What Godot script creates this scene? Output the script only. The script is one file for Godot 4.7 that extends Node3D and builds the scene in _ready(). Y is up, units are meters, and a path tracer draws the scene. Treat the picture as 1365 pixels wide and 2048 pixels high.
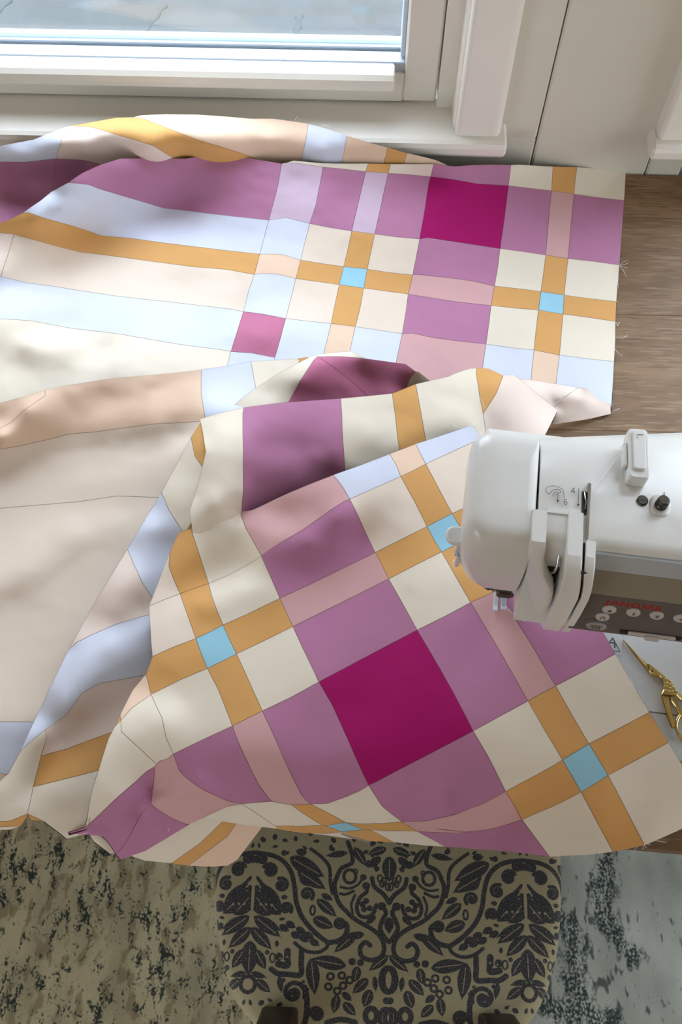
extends Node3D
# A sewing corner: a pieced quilt top spread over an oak table and fed through a sewing machine, beside a window.

const CLOTH := [
	["A", Vector2(0.228, 0.984), 22, [
		-456,-980,93, -417,-995,100, -376,-1017,108, -340,-1028,110, -300,-1034,108, -261,-1040,106, -221,-1041,104, -172,-1037,99, -130,-1037,93, -88,-1031,91, -39,-1012,91, 14,-994,81, 39,-986,72, 77,-976,63, 92,-969,57, -420,-978,92, -380,-991,106, -388,-966,82, -426,-959,78, -456,-959,78, -353,-976,92, -312,-968,70, -342,-1014,112, -319,-1009,112, -277,-1006,111, -259,-1018,112, -216,-992,98, -233,-970,66, -275,-982,98, -183,-987,90, -143,-972,62, -186,-1017,104, -132,-1002,88, -90,-971,60, -63,-988,80, -39,-967,60, -14,-986,75, 14,-968,60, 39,-969,59, -446,-945,60, -459,-928,44, -423,-920,34, -457,-886,26, -434,-895,24, -398,-942,52, -374,-947,50, -355,-960,60, -343,-943,40, -391,-912,28, -453,-856,22, -441,-858,22, -337,-952,52, 59,-981,68, 71,-966,57, -5,-975,66, -474,-979,92, -476,-958,72, -479,-927,42, -471,-855,22, -431,-970,88, -475,-969,82], [
		["white", [-474.2,-979.2, -432.4,-990.6, -416.5,-995.0, -382.0,-1014.9, -376.4,-1017.5, -377.5,-1009.4, -380.7,-1002.2, -383.0,-987.2, -387.8,-965.6, -425.8,-958.9, -475.9,-958.2]],
		["blush", [-376.4,-1017.5, -368.5,-1017.7, -351.3,-1017.3, -341.9,-1014.3, -271.7,-989.5, -231.5,-958.0, -273.7,-950.4, -311.1,-949.2, -353.2,-963.1, -362.5,-964.5, -387.8,-965.6, -383.0,-987.2, -380.7,-1002.2, -377.5,-1009.4]],
		["gold", [-376.4,-1017.5, -352.9,-1023.7, -320.5,-1032.6, -300.4,-1034.1, -286.1,-1031.2, -258.9,-1018.2, -219.0,-999.7, -182.7,-987.3, -143.1,-972.1, -131.2,-954.1, -181.7,-952.9, -231.5,-958.0, -271.7,-989.5, -341.9,-1014.3, -351.3,-1017.3, -368.5,-1017.7]],
		["peach", [-300.4,-1034.1, -291.2,-1037.7, -261.3,-1040.2, -220.8,-1040.6, -187.2,-1038.5, -156.3,-1036.3, -129.8,-1037.3, -87.0,-1030.4, -89.0,-971.2, -87.4,-951.2, -131.2,-954.1, -143.1,-972.1, -182.7,-987.3, -219.0,-999.7, -258.9,-1018.2, -286.1,-1031.2]],
		["white", [-87.0,-1030.4, -66.9,-1023.5, -39.6,-1012.2, -38.7,-966.9, -35.9,-948.5, -87.4,-951.2, -89.0,-971.2]],
		["peach", [-39.6,-1012.2, -13.4,-1002.5, 12.8,-994.4, 13.6,-968.3, 16.2,-950.1, -35.9,-948.5, -38.7,-966.9]],
		["gold", [12.8,-994.4, 39.2,-986.2, 38.7,-969.0, 41.2,-949.9, 16.2,-950.1, 13.6,-968.3]],
		["peach", [39.2,-986.2, 58.8,-981.1, 77.0,-975.8, 91.8,-968.8, 99.9,-951.6, 41.2,-949.9, 38.7,-969.0]],
		["mauve", [-475.9,-958.2, -425.8,-958.9, -387.8,-965.6, -393.0,-937.9, -388.2,-905.1, -402.4,-884.6, -421.1,-864.8, -440.3,-850.5, -466.4,-844.9]],
		["mauve", [-387.8,-965.6, -362.5,-964.5, -353.2,-963.1, -311.1,-949.2, -334.5,-943.0, -353.6,-932.2, -371.1,-914.9, -388.2,-905.1, -393.0,-937.9]],
	], 0.0015],
	["B", Vector2(0.063, 0.838), 26, [
		-430,-843,66, -418,-857,74, -401,-869,80, -382,-887,88, -365,-904,93, -347,-915,104, -332,-930,104, -315,-943,100, -295,-954,92, -263,-958,76, -220,-959,73, -185,-965,70, -142,-962,67, -101,-956,66, -55,-958,65, 6,-959,64, 85,-960,63, 134,-961,50, 188,-965,34, 246,-966,18, 346,-964,1, -309,-928,84, -267,-936,70, -231,-935,52, -184,-939,60, -140,-929,54, -329,-891,68, -354,-875,76, -382,-859,76, -414,-836,58, -376,-841,48, -293,-894,42, -248,-884,14, -324,-838,12, -373,-795,17, -408,-760,25, -425,-739,33, -428,-783,46, -403,-798,38, -398,-814,44, -352,-846,30, -277,-864,15, -216,-897,22, -176,-882,30, -261,-833,16, -198,-819,17, -149,-836,20, -287,-786,14, -339,-769,16, -225,-764,9, -158,-733,6, -378,-725,26, -309,-726,17, -419,-703,34, -385,-693,26, -416,-668,26, -380,-676,31, -341,-677,27, -351,-694,20, -391,-650,22, -355,-644,22, -303,-669,14, -282,-653,18, -299,-694,16, -225,-657,13, -186,-671,7, -409,-619,22, -351,-607,18, -285,-621,14, -102,-899,43, -115,-868,31, -79,-931,52, -53,-901,43, -100,-845,24, -123,-815,17, -81,-838,22, -73,-808,15, -101,-791,13, -99,-753,6, -139,-727,3, -116,-694,9, -150,-669,3, -97,-662,3, -16,-902,40, -12,-854,27, 21,-903,39, 73,-843,23, 80,-937,40, 115,-906,31, 110,-851,19, 98,-819,14, 66,-788,9, 111,-759,8, 116,-722,9, 58,-735,3, 103,-679,8, 54,-700,3, 167,-774,4, 174,-831,9, 186,-932,22, 214,-886,9, 291,-872,3, 323,-810,2, -44,-831,20, -8,-782,8, -47,-747,4, -9,-682,4, 26,-734,4, 198,-799,4, 284,-786,3, 235,-751,2, 195,-717,4, 278,-704,3, 154,-688,3, 304,-667,2, 180,-653,4, 262,-655,3, 294,-596,3, 109,-624,6, 21,-635,5, -89,-631,5, -159,-623,6, -449,-835,60, -442,-738,34, -247,-912,36], [
		["mauve", [-294.9,-954.4, -262.6,-958.3, -220.5,-959.1, -202.5,-962.9, -184.6,-965.3, -169.4,-965.1, -138.6,-962.2, -102.0,-955.3, -106.1,-916.9, -110.6,-891.2, -114.7,-867.8, -166.6,-873.5, -213.8,-879.9, -249.9,-883.9, -283.9,-896.0, -317.5,-908.1, -328.0,-913.4, -347.5,-914.6, -331.9,-930.2, -315.3,-942.7]],
		["white", [-347.5,-914.6, -328.0,-913.4, -317.5,-908.1, -283.9,-896.0, -249.9,-883.9, -213.8,-879.9, -166.6,-873.5, -114.7,-867.8, -119.1,-841.2, -123.4,-814.8, -163.7,-819.0, -240.3,-828.5, -282.5,-834.4, -323.8,-837.9, -358.1,-854.3, -394.3,-869.6, -401.2,-869.4, -381.8,-886.9, -369.1,-901.4]],
		["gold", [-401.2,-869.4, -394.3,-869.6, -358.1,-854.3, -323.8,-837.9, -282.5,-834.4, -240.3,-828.5, -163.7,-819.0, -123.4,-814.8, -128.5,-783.1, -162.0,-789.8, -206.4,-793.2, -257.8,-800.2, -289.8,-804.6, -347.0,-811.5, -367.1,-818.1, -389.0,-827.5, -415.5,-837.3, -448.7,-840.8, -448.4,-846.0, -421.7,-856.4]],
		["blush", [-448.7,-840.8, -415.5,-837.3, -426.9,-773.4, -444.1,-773.2]],
		["ivory", [-415.5,-837.3, -389.0,-827.5, -367.1,-818.1, -347.0,-811.5, -289.8,-804.6, -257.8,-800.2, -206.4,-793.2, -162.0,-789.8, -128.5,-783.1, -134.0,-759.3, -138.8,-727.0, -158.2,-731.1, -232.3,-739.7, -292.3,-746.7, -347.3,-755.7, -402.7,-764.2, -426.9,-773.4]],
		["white", [-444.1,-773.2, -426.9,-773.4, -402.7,-764.2, -347.3,-755.7, -292.3,-746.7, -232.3,-739.7, -158.2,-731.1, -138.8,-727.0, -143.9,-698.7, -149.6,-669.0, -155.1,-670.3, -208.8,-678.4, -281.6,-692.0, -345.0,-700.0, -387.1,-709.8, -437.9,-713.5]],
		["cream", [-437.9,-713.5, -387.1,-709.8, -345.0,-700.0, -281.6,-692.0, -208.8,-678.4, -155.1,-670.3, -149.6,-669.0, -152.3,-650.1, -152.1,-612.3, -414.9,-562.1]],
		["lilac", [-102.0,-955.3, -95.3,-957.1, -79.9,-956.1, -50.9,-951.6, -54.0,-923.9, -57.6,-892.6, -63.9,-863.8, -93.8,-872.3, -114.7,-867.8, -110.6,-891.2, -106.1,-916.9]],
		["white", [-114.7,-867.8, -93.8,-872.3, -63.9,-863.8, -68.8,-834.1, -72.6,-806.9, -97.5,-815.5, -123.4,-814.8, -119.1,-841.2]],
		["peach", [-123.4,-814.8, -97.5,-815.5, -72.6,-806.9, -77.5,-778.4, -100.4,-784.7, -120.6,-784.9, -128.5,-783.1]],
		["white", [-128.5,-783.1, -120.6,-784.9, -100.4,-784.7, -77.5,-778.4, -81.2,-753.3, -86.8,-718.5, -113.6,-724.2, -138.8,-727.0, -134.0,-759.3]],
		["rose", [-138.8,-727.0, -113.6,-724.2, -86.8,-718.5, -91.8,-689.6, -97.0,-662.1, -123.9,-667.9, -149.6,-669.0, -143.9,-698.7]],
		["white", [-149.6,-669.0, -123.9,-667.9, -97.0,-662.1, -99.2,-613.6, -152.1,-612.3, -152.3,-650.1]],
		["cream", [-95.3,-957.1, -87.5,-960.4, -54.2,-957.6, -29.6,-957.5, 4.2,-958.5, 1.8,-946.3, -24.3,-949.3, -50.9,-951.6, -79.9,-956.1]],
		["mauve", [-50.9,-951.6, -24.3,-949.3, 1.8,-946.3, -4.8,-900.5, -11.7,-853.6, -39.0,-858.2, -63.9,-863.8, -57.6,-892.6, -54.0,-923.9]],
		["ivory", [-63.9,-863.8, -39.0,-858.2, -11.7,-853.6, -15.4,-824.0, -19.4,-798.3, -46.0,-802.2, -72.6,-806.9, -68.8,-834.1]],
		["gold", [-72.6,-806.9, -46.0,-802.2, -19.4,-798.3, -23.9,-770.6, -51.0,-774.5, -77.5,-778.4]],
		["ivory", [-77.5,-778.4, -51.0,-774.5, -23.9,-770.6, -29.4,-732.3, -31.8,-712.5, -59.6,-715.4, -86.8,-718.5, -81.2,-753.3]],
		["white", [-86.8,-718.5, -59.6,-715.4, -31.8,-712.5, -39.3,-669.5, -41.5,-621.9, -99.2,-613.6, -97.0,-662.1, -91.8,-689.6]],
		["gold", [4.2,-958.5, 32.0,-958.7, 29.8,-945.0, 1.8,-946.3]],
		["lilac", [1.8,-946.3, 29.8,-945.0, 23.8,-899.1, 16.8,-849.7, -11.7,-853.6, -4.8,-900.5]],
		["gold", [-11.7,-853.6, 16.8,-849.7, 13.0,-820.9, 9.6,-795.3, -19.4,-798.3, -15.4,-824.0]],
		["blue", [-19.4,-798.3, 9.6,-795.3, 6.2,-766.2, -23.9,-770.6]],
		["gold", [-23.9,-770.6, 6.2,-766.2, 2.1,-733.2, -2.8,-708.9, -31.8,-712.5, -29.4,-732.3]],
		["peach", [-31.8,-712.5, -2.8,-708.9, -8.6,-673.1, -14.8,-622.7, -41.5,-621.9, -39.3,-669.5]],
		["cream", [32.0,-958.7, 84.8,-960.1, 83.8,-941.9, 57.0,-943.9, 29.8,-945.0]],
		["mauve", [29.8,-945.0, 57.0,-943.9, 83.8,-941.9, 78.9,-893.1, 72.5,-843.5, 44.7,-845.8, 16.8,-849.7, 23.8,-899.1]],
		["ivory", [16.8,-849.7, 44.7,-845.8, 72.5,-843.5, 69.2,-814.7, 65.6,-787.7, 37.3,-790.7, 9.6,-795.3, 13.0,-820.9]],
		["gold", [9.6,-795.3, 37.3,-790.7, 65.6,-787.7, 60.6,-758.6, 33.1,-762.4, 6.2,-766.2]],
		["ivory", [6.2,-766.2, 33.1,-762.4, 60.6,-758.6, 58.4,-734.7, 53.7,-700.3, 24.9,-704.6, -2.8,-708.9, 2.1,-733.2]],
		["white", [-2.8,-708.9, 24.9,-704.6, 53.7,-700.3, 46.5,-659.4, 39.6,-611.0, -14.8,-622.7, -8.6,-673.1]],
		["mauve", [84.8,-960.1, 95.7,-959.1, 112.0,-957.8, 133.5,-961.4, 161.6,-964.0, 187.5,-964.9, 186.0,-932.3, 142.1,-933.1, 113.9,-938.1, 83.8,-941.9]],
		["magenta", [83.8,-941.9, 113.9,-938.1, 142.1,-933.1, 186.0,-932.3, 180.9,-880.6, 174.4,-831.5, 116.8,-840.8, 81.9,-846.1, 72.5,-843.5, 78.9,-893.1]],
		["mauve", [72.5,-843.5, 81.9,-846.1, 116.8,-840.8, 174.4,-831.5, 171.0,-801.9, 166.7,-773.5, 140.0,-780.5, 117.1,-783.8, 73.0,-788.6, 65.6,-787.7, 69.2,-814.7]],
		["pink", [65.6,-787.7, 73.0,-788.6, 117.1,-783.8, 140.0,-780.5, 166.7,-773.5, 161.2,-744.4, 116.5,-749.3, 60.6,-758.6]],
		["mauve", [60.6,-758.6, 116.5,-749.3, 161.2,-744.4, 157.2,-715.7, 153.7,-688.1, 115.4,-692.8, 88.9,-696.2, 65.5,-701.5, 53.7,-700.3, 58.4,-734.7]],
		["pink", [53.7,-700.3, 65.5,-701.5, 88.9,-696.2, 115.4,-692.8, 153.7,-688.1, 148.2,-655.2, 140.0,-600.2, 39.6,-611.0, 46.5,-659.4]],
		["cream", [187.5,-964.9, 197.1,-966.4, 245.6,-966.0, 243.7,-926.6, 214.3,-929.5, 186.0,-932.3]],
		["mauve", [186.0,-932.3, 214.3,-929.5, 243.7,-926.6, 238.1,-874.4, 231.9,-822.9, 203.0,-827.5, 174.4,-831.5, 180.9,-880.6]],
		["cream", [174.4,-831.5, 203.0,-827.5, 231.9,-822.9, 228.2,-795.7, 223.7,-766.7, 195.0,-770.5, 166.7,-773.5, 171.0,-801.9]],
		["gold", [166.7,-773.5, 195.0,-770.5, 223.7,-766.7, 219.0,-739.1, 189.8,-741.3, 161.2,-744.4]],
		["cream", [161.2,-744.4, 189.8,-741.3, 219.0,-739.1, 214.1,-709.9, 210.2,-681.3, 181.4,-683.9, 153.7,-688.1, 157.2,-715.7]],
		["white", [153.7,-688.1, 181.4,-683.9, 210.2,-681.3, 204.4,-641.5, 194.5,-595.1, 140.0,-600.2, 148.2,-655.2]],
		["gold", [245.6,-966.0, 278.6,-966.9, 273.6,-922.0, 243.7,-926.6]],
		["pink", [243.7,-926.6, 273.6,-922.0, 266.8,-871.3, 259.7,-818.2, 231.9,-822.9, 238.1,-874.4]],
		["gold", [231.9,-822.9, 259.7,-818.2, 255.6,-790.3, 251.5,-762.2, 223.7,-766.7, 228.2,-795.7]],
		["blue", [223.7,-766.7, 251.5,-762.2, 248.3,-734.0, 219.0,-739.1]],
		["gold", [219.0,-739.1, 248.3,-734.0, 244.6,-707.1, 240.1,-675.0, 210.2,-681.3, 214.1,-709.9]],
		["peach", [210.2,-681.3, 240.1,-675.0, 233.4,-636.1, 228.0,-601.6, 194.5,-595.1, 204.4,-641.5]],
		["cream", [278.6,-966.9, 313.0,-966.0, 345.9,-964.0, 339.0,-913.5, 307.3,-917.4, 273.6,-922.0]],
		["mauve", [273.6,-922.0, 307.3,-917.4, 339.0,-913.5, 331.2,-861.1, 323.4,-809.8, 292.4,-814.4, 259.7,-818.2, 266.8,-871.3]],
		["cream", [259.7,-818.2, 292.4,-814.4, 323.4,-809.8, 319.1,-783.0, 314.7,-754.3, 283.3,-757.9, 251.5,-762.2, 255.6,-790.3]],
		["gold", [251.5,-762.2, 283.3,-757.9, 314.7,-754.3, 311.0,-724.8, 279.9,-729.8, 248.3,-734.0]],
		["cream", [248.3,-734.0, 279.9,-729.8, 311.0,-724.8, 308.7,-698.0, 304.3,-667.5, 272.4,-670.9, 240.1,-675.0, 244.6,-707.1]],
		["white", [240.1,-675.0, 272.4,-670.9, 304.3,-667.5, 300.5,-638.3, 295.9,-607.9, 294.1,-595.8, 228.0,-601.6, 233.4,-636.1]],
	], 0.003],
	["C", Vector2(0.24, 0.501), 30, [
		-404,-582,46, -377,-594,55, -356,-603,60, -329,-610,56, -290,-619,55, -243,-626,53, -186,-635,50, -157,-640,52, -132,-646,56, -80,-652,58, -354,-595,60, -373,-577,64, -395,-543,58, -386,-580,50, -402,-565,38, -371,-596,58, -323,-601,54, -333,-591,51, -289,-610,53, -284,-597,44, -242,-617,51, -235,-608,45, -198,-627,47, -320,-577,42, -266,-584,44, -228,-598,45, -194,-618,47, -329,-561,38, -292,-573,41, -254,-578,43, -217,-595,44, -366,-553,46, -381,-534,36, -377,-533,32, -344,-543,30, -292,-554,35, -261,-559,37, -226,-565,40, -183,-572,46, -210,-583,43, -154,-602,55, -129,-608,56, -162,-583,60, -396,-509,16, -386,-519,22, -364,-523,20, -332,-530,20, -288,-537,24, -245,-545,27, -201,-552,29, -361,-498,14, -324,-511,18, -275,-519,23, -231,-520,25, -357,-473,13, -304,-487,18, -255,-495,22, -385,-473,12, -383,-431,11, -342,-444,12, -299,-451,14, -251,-458,16, -378,-402,14, -336,-412,17, -296,-428,19, -255,-443,18, -371,-369,21, -343,-386,20, -354,-351,12, -311,-381,12, -272,-411,14, -263,-423,16, -364,-318,10, -316,-341,10, -281,-353,11, -357,-276,12, -312,-283,12, -331,-247,15, -302,-253,16, -347,-226,20, -312,-232,22, -343,-202,15, -324,-202,15, -340,-175,10, -333,-175,10, -337,-156,6, -238,-394,15, -209,-472,20, -271,-321,14, -189,-539,40, -179,-577,52, -420,-571,40, -414,-539,40, -412,-503,14, -362,-225,20, -266,-586,44, -324,-550,32, -295,-599,46, -183,-602,50, -168,-602,52], [
		["peach", [-421.3,-582.0, -376.8,-594.1, -355.6,-602.6, -354.5,-595.0, -373.4,-577.2, -387.5,-561.3, -414.5,-543.6]],
		["peach", [-355.6,-602.6, -329.4,-610.2, -290.2,-619.2, -242.5,-626.0, -185.7,-635.3, -182.8,-602.1, -174.4,-564.0, -171.2,-569.6, -226.4,-565.3, -261.2,-559.4, -291.5,-553.7, -324.5,-549.7, -344.1,-543.0, -377.1,-533.1, -413.0,-524.1, -414.5,-543.6, -387.5,-561.3, -373.4,-577.2, -354.5,-595.0]],
		["white", [-185.7,-635.3, -157.1,-640.4, -131.6,-646.5, -120.5,-597.2, -137.2,-575.9, -148.8,-565.5, -165.8,-560.4, -174.4,-564.0, -182.8,-602.1]],
		["cream", [-131.6,-646.5, -105.1,-649.0, -80.2,-651.6, -77.3,-649.7, -85.4,-619.7, -96.3,-617.4, -120.5,-597.2]],
		["gold", [-80.2,-651.6, -69.2,-653.8, -58.1,-642.7, -69.8,-632.6, -85.4,-619.7, -77.3,-649.7]],
		["ivory", [-413.0,-524.1, -377.1,-533.1, -344.1,-543.0, -324.5,-549.7, -291.5,-553.7, -261.2,-559.4, -226.4,-565.3, -171.2,-569.6, -168.6,-566.4, -178.3,-541.8, -192.7,-502.3, -202.9,-474.3, -262.4,-475.0, -301.4,-467.1, -404.2,-454.4]],
		["ivory", [-404.2,-454.4, -301.4,-467.1, -262.4,-475.0, -202.9,-474.3, -211.8,-454.5, -232.2,-406.5, -265.9,-330.1, -279.4,-294.6, -298.9,-235.3, -301.5,-227.0, -361.5,-225.3]],
		["white", [-361.5,-225.3, -301.5,-227.0, -313.0,-192.3, -323.0,-170.9, -354.2,-174.3]],
		["peach", [-354.2,-174.3, -323.0,-170.9, -340.9,-152.1]],
	], 0.012],
	["D", Vector2(0.031, 0.639), 26, [
		-142,-596,58, -116,-616,60, -89,-639,64, -53,-662,72, -42,-666,74, -9,-671,72, 8,-661,76, 32,-658,70, 52,-656,66, 64,-646,64, 67,-646,64, 85,-638,54, -62,-632,74, -49,-658,78, -16,-663,76, -81,-602,58, -123,-595,60, -37,-642,74, 2,-643,60, 35,-641,60, -14,-626,60, -52,-616,62, -16,-609,52, 17,-616,50, 39,-617,49, 58,-632,52, 50,-624,44, -36,-626,66, -96,-615,58], [
		["cream", [-143.9,-587.7, -116.5,-615.9, -88.9,-638.6, -52.8,-662.3, -41.9,-665.8, -8.9,-670.7, 7.7,-661.3, -16.5,-663.2, -45.6,-662.4, -49.2,-657.7, -62.4,-631.7, -79.6,-592.7, -121.8,-586.0, -133.4,-583.7]],
		["rose", [-49.2,-657.7, -45.6,-662.4, -38.8,-658.0, -14.6,-639.4, 17.6,-607.1, -16.8,-599.8, -79.6,-592.7, -62.4,-631.7]],
		["rose", [-45.6,-662.4, -16.5,-663.2, 7.7,-661.3, 31.6,-658.2, 52.3,-655.6, 63.6,-646.1, 57.7,-636.9, 53.8,-615.8, 41.3,-607.9, 17.6,-607.1, -14.6,-639.4, -38.8,-658.0]],
		["cream", [63.6,-646.1, 66.9,-645.6, 87.2,-628.8, 67.7,-621.8, 53.8,-615.8, 57.7,-636.9]],
	], 0.004],
	["F", Vector2(0.258, 0.298), 26, [
		-185,-552,78, -192,-531,76, -206,-495,66, -216,-469,60, -224,-452,51, -244,-406,47, -276,-332,41, -290,-297,39, -309,-237,37, -311,-228,37, -321,-200,42, -329,-176,40, -334,-157,38, -181,-516,80, -186,-482,72, -192,-444,62, -201,-460,65, -198,-412,46, -223,-427,57, -208,-384,46, -233,-377,52, -215,-349,42, -249,-339,47, -246,-361,52, -224,-343,41, -267,-314,43, -245,-325,40, -214,-336,40, -283,-305,44, -277,-287,49, -249,-303,47, -221,-319,44, -292,-256,47, -257,-287,45, -232,-283,38, -211,-278,31, -264,-264,41, -285,-242,43, -271,-253,39, -254,-262,33, -223,-257,24, -240,-236,15, -269,-226,16, -283,-231,28, -301,-216,37, -312,-206,40, -286,-205,16, -238,-209,12, -239,-187,10, -298,-208,32, -302,-190,24, -305,-160,14, -306,-135,14, -319,-172,30, -325,-148,24, -322,-127,12, -331,-127,14, -331,-119,4, -292,-181,15, -267,-177,16, -293,-158,18, -273,-148,14, -249,-149,14, -250,-124,3, -268,-115,-4, -304,-130,9, -289,-125,5, -347,-149,36, -346,-125,12, -180,-430,62], [
		["gold", [-180.3,-556.9, -175.3,-548.8, -168.4,-513.2, -172.0,-489.1, -186.2,-509.4, -192.3,-531.5]],
		["cream", [-192.3,-531.5, -186.2,-509.4, -172.0,-489.1, -173.9,-468.0, -173.6,-463.4, -181.2,-437.7, -186.4,-420.8, -206.1,-449.4, -216.0,-469.3, -206.4,-494.7]],
		["gold", [-172.0,-489.1, -170.1,-485.0, -173.6,-463.4, -175.5,-445.3, -173.9,-425.0, -186.4,-420.8, -181.2,-437.7, -173.9,-468.0]],
		["white", [-216.0,-469.3, -206.1,-449.4, -186.4,-420.8, -188.7,-411.5, -199.7,-370.1, -208.0,-348.8, -225.4,-370.5, -235.8,-389.8, -243.8,-405.9, -224.1,-451.9]],
		["blush", [-243.8,-405.9, -235.8,-389.8, -225.4,-370.5, -208.0,-348.8, -204.8,-338.8, -245.1,-325.0, -266.8,-313.9, -282.6,-304.6, -289.5,-296.7, -276.3,-332.0]],
		["white", [-289.5,-296.7, -282.6,-304.6, -266.8,-313.9, -245.1,-325.0, -204.8,-338.8, -196.4,-297.6, -207.8,-273.4, -253.8,-263.5, -270.6,-253.2, -282.5,-231.0, -300.9,-216.4, -312.1,-205.9, -321.4,-195.8, -311.4,-228.4, -308.9,-236.7]],
		["blush", [-207.8,-273.4, -200.9,-274.7, -219.2,-236.1, -227.8,-207.3, -234.5,-214.5, -278.1,-196.4, -301.5,-190.2, -298.4,-207.9, -300.9,-216.4, -282.5,-231.0, -270.6,-253.2, -253.8,-263.5]],
		["cream", [-300.9,-216.4, -298.4,-207.9, -301.5,-190.2, -304.9,-159.8, -305.5,-147.5, -306.5,-134.3, -322.2,-127.0, -345.7,-126.2, -347.7,-155.6, -329.0,-174.8, -321.4,-195.8, -312.1,-205.9]],
		["gold", [-301.5,-190.2, -278.1,-196.4, -234.5,-214.5, -227.8,-208.7, -233.5,-176.2, -244.0,-176.6, -275.3,-168.2, -304.9,-159.8, -304.7,-160.1]],
		["cream", [-304.9,-159.8, -275.3,-168.2, -244.0,-176.6, -233.5,-176.2, -238.6,-139.5, -243.1,-120.1, -247.1,-115.1, -265.8,-108.3, -289.9,-126.4, -306.5,-134.3, -305.5,-147.5]],
		["gold", [-345.7,-126.2, -322.2,-127.0, -306.5,-134.3, -307.0,-130.5, -311.3,-121.6, -345.3,-119.5]],
		["cream", [-345.3,-119.5, -311.3,-121.6, -321.4,-117.2, -345.1,-116.3]],
		["gold", [-306.5,-134.3, -289.9,-126.4, -303.4,-127.8]],
	], 0.006],
	["I", Vector2(0.147, 0.108), 14, [
		-217,-91,-86, -193,-91,-90, -165,-89,-85, -147,-87,-92, -125,-87,-95, -107,-88,-95, -97,-94,-85, -75,-125,-24, -88,-127,-20, -113,-128,-14, -138,-132,-8, -148,-127,-10, -174,-111,-50, -98,-109,-55, -137,-108,-50, -250,-113,-36, -229,-97,-80, -244,-108,-44, -224,-101,-74], [
		["cream", [-250.7,-119.4, -233.7,-121.4, -217.1,-101.3, -215.9,-97.8, -228.9,-96.7, -244.0,-108.4]],
		["cream", [-215.9,-97.8, -178.0,-116.6, -151.7,-132.6, -139.4,-139.2, -112.4,-135.9, -137.6,-109.5, -164.9,-89.1, -192.6,-90.7]],
		["gold", [-164.9,-89.1, -137.6,-109.5, -112.4,-135.9, -101.4,-134.0, -111.0,-116.9, -147.2,-87.0]],
		["peach", [-147.2,-87.0, -111.0,-116.9, -101.4,-134.0, -88.1,-133.9, -74.8,-131.5, -97.3,-94.4, -106.8,-88.1, -124.8,-86.6]],
	], 0.0015],
	["E", Vector2(-0.006, 0.566), 30, [
		-164,-574,80, -142,-583,88, -116,-589,95, -74,-596,104, -15,-603,102, 39,-611,100, 64,-623,98, 99,-634,95, 122,-645,92, 130,-645,92, 142,-645,90, 159,-637,86, -159,-555,84, -152,-536,94, -156,-510,86, -162,-485,76, -164,-448,70, -146,-454,75, -127,-464,76, -116,-466,66, -138,-556,98, -130,-510,97, -138,-476,91, -113,-539,101, -115,-490,86, -96,-474,62, -105,-504,86, -87,-575,103, -76,-558,99, -46,-559,98, -56,-541,91, -91,-537,95, -75,-523,90, -35,-529,88, -55,-505,77, -14,-542,92, -22,-515,74, 11,-584,99, 16,-560,96, 17,-537,87, -9,-519,83, 43,-581,94, 46,-544,87, 63,-585,92, 74,-557,85, 100,-605,92, 100,-574,89, 122,-575,86, 135,-606,88, 140,-564,68, 136,-589,82, 146,-625,90, 166,-629,82, 177,-608,72, 155,-588,74, 200,-567,50, 173,-566,58, 141,-566,66, 217,-595,44, 190,-613,64], [
		["cream", [-163.9,-574.5, -142.0,-582.3, -116.3,-589.5, -116.7,-582.2, -112.6,-539.2, -111.5,-490.8, -114.7,-458.1, -125.4,-456.1, -143.3,-446.4, -161.5,-438.7, -166.0,-467.5, -161.9,-484.9, -156.2,-509.7, -151.9,-536.2, -157.4,-553.6]],
		["mauve", [-116.3,-589.5, -74.5,-596.4, -14.9,-603.0, -13.3,-584.4, -12.4,-565.4, -7.6,-507.1, -18.5,-503.6, -38.0,-494.4, -70.2,-477.5, -101.8,-459.7, -114.7,-458.1, -111.5,-490.8, -112.6,-539.2, -116.7,-582.2]],
		["cream", [-14.9,-603.0, 12.7,-606.8, 38.9,-610.7, 43.0,-580.7, 44.7,-561.0, 48.6,-535.7, 19.7,-520.1, -7.6,-507.1, -12.4,-565.4, -13.3,-584.4]],
		["gold", [38.9,-610.7, 51.0,-616.6, 63.7,-623.1, 69.7,-587.5, 76.0,-547.9, 61.7,-542.4, 48.6,-535.7, 44.7,-561.0, 43.0,-580.7]],
		["cream", [63.7,-623.1, 99.0,-633.7, 105.5,-637.7, 122.0,-644.6, 129.5,-645.4, 128.7,-638.5, 132.0,-610.1, 136.1,-589.5, 140.6,-564.8, 126.3,-553.0, 120.2,-567.2, 107.6,-559.6, 76.0,-547.9, 69.7,-587.5]],
		["gold", [129.5,-645.4, 142.1,-645.3, 158.5,-637.2, 150.1,-614.4, 136.1,-589.5, 132.0,-610.1, 128.7,-638.5]],
		["blush", [158.5,-637.2, 171.4,-639.2, 195.3,-620.1, 225.0,-597.4, 206.7,-562.7, 172.6,-565.6, 140.6,-564.8, 136.1,-589.5, 150.1,-614.4]],
	], 0.006],
	["R", Vector2(-0.243, 0.612), 12, [
		183,-639,72, 217,-636,52, 259,-629,36, 270,-628,38, 277,-618,24, 295,-609,8, 295,-595,3, 270,-588,6, 228,-580,10, 249,-619,44, 237,-612,42, 227,-597,40, 243,-619,44, 254,-603,30, 265,-613,34, 205,-616,58, 218,-580,8, 223,-589,16, 231,-604,34], [
		["blush", [183.2,-639.2, 216.8,-636.2, 259.2,-629.2, 249.0,-620.3, 237.4,-612.2, 227.0,-597.1, 204.9,-615.8, 192.2,-628.8]],
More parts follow.
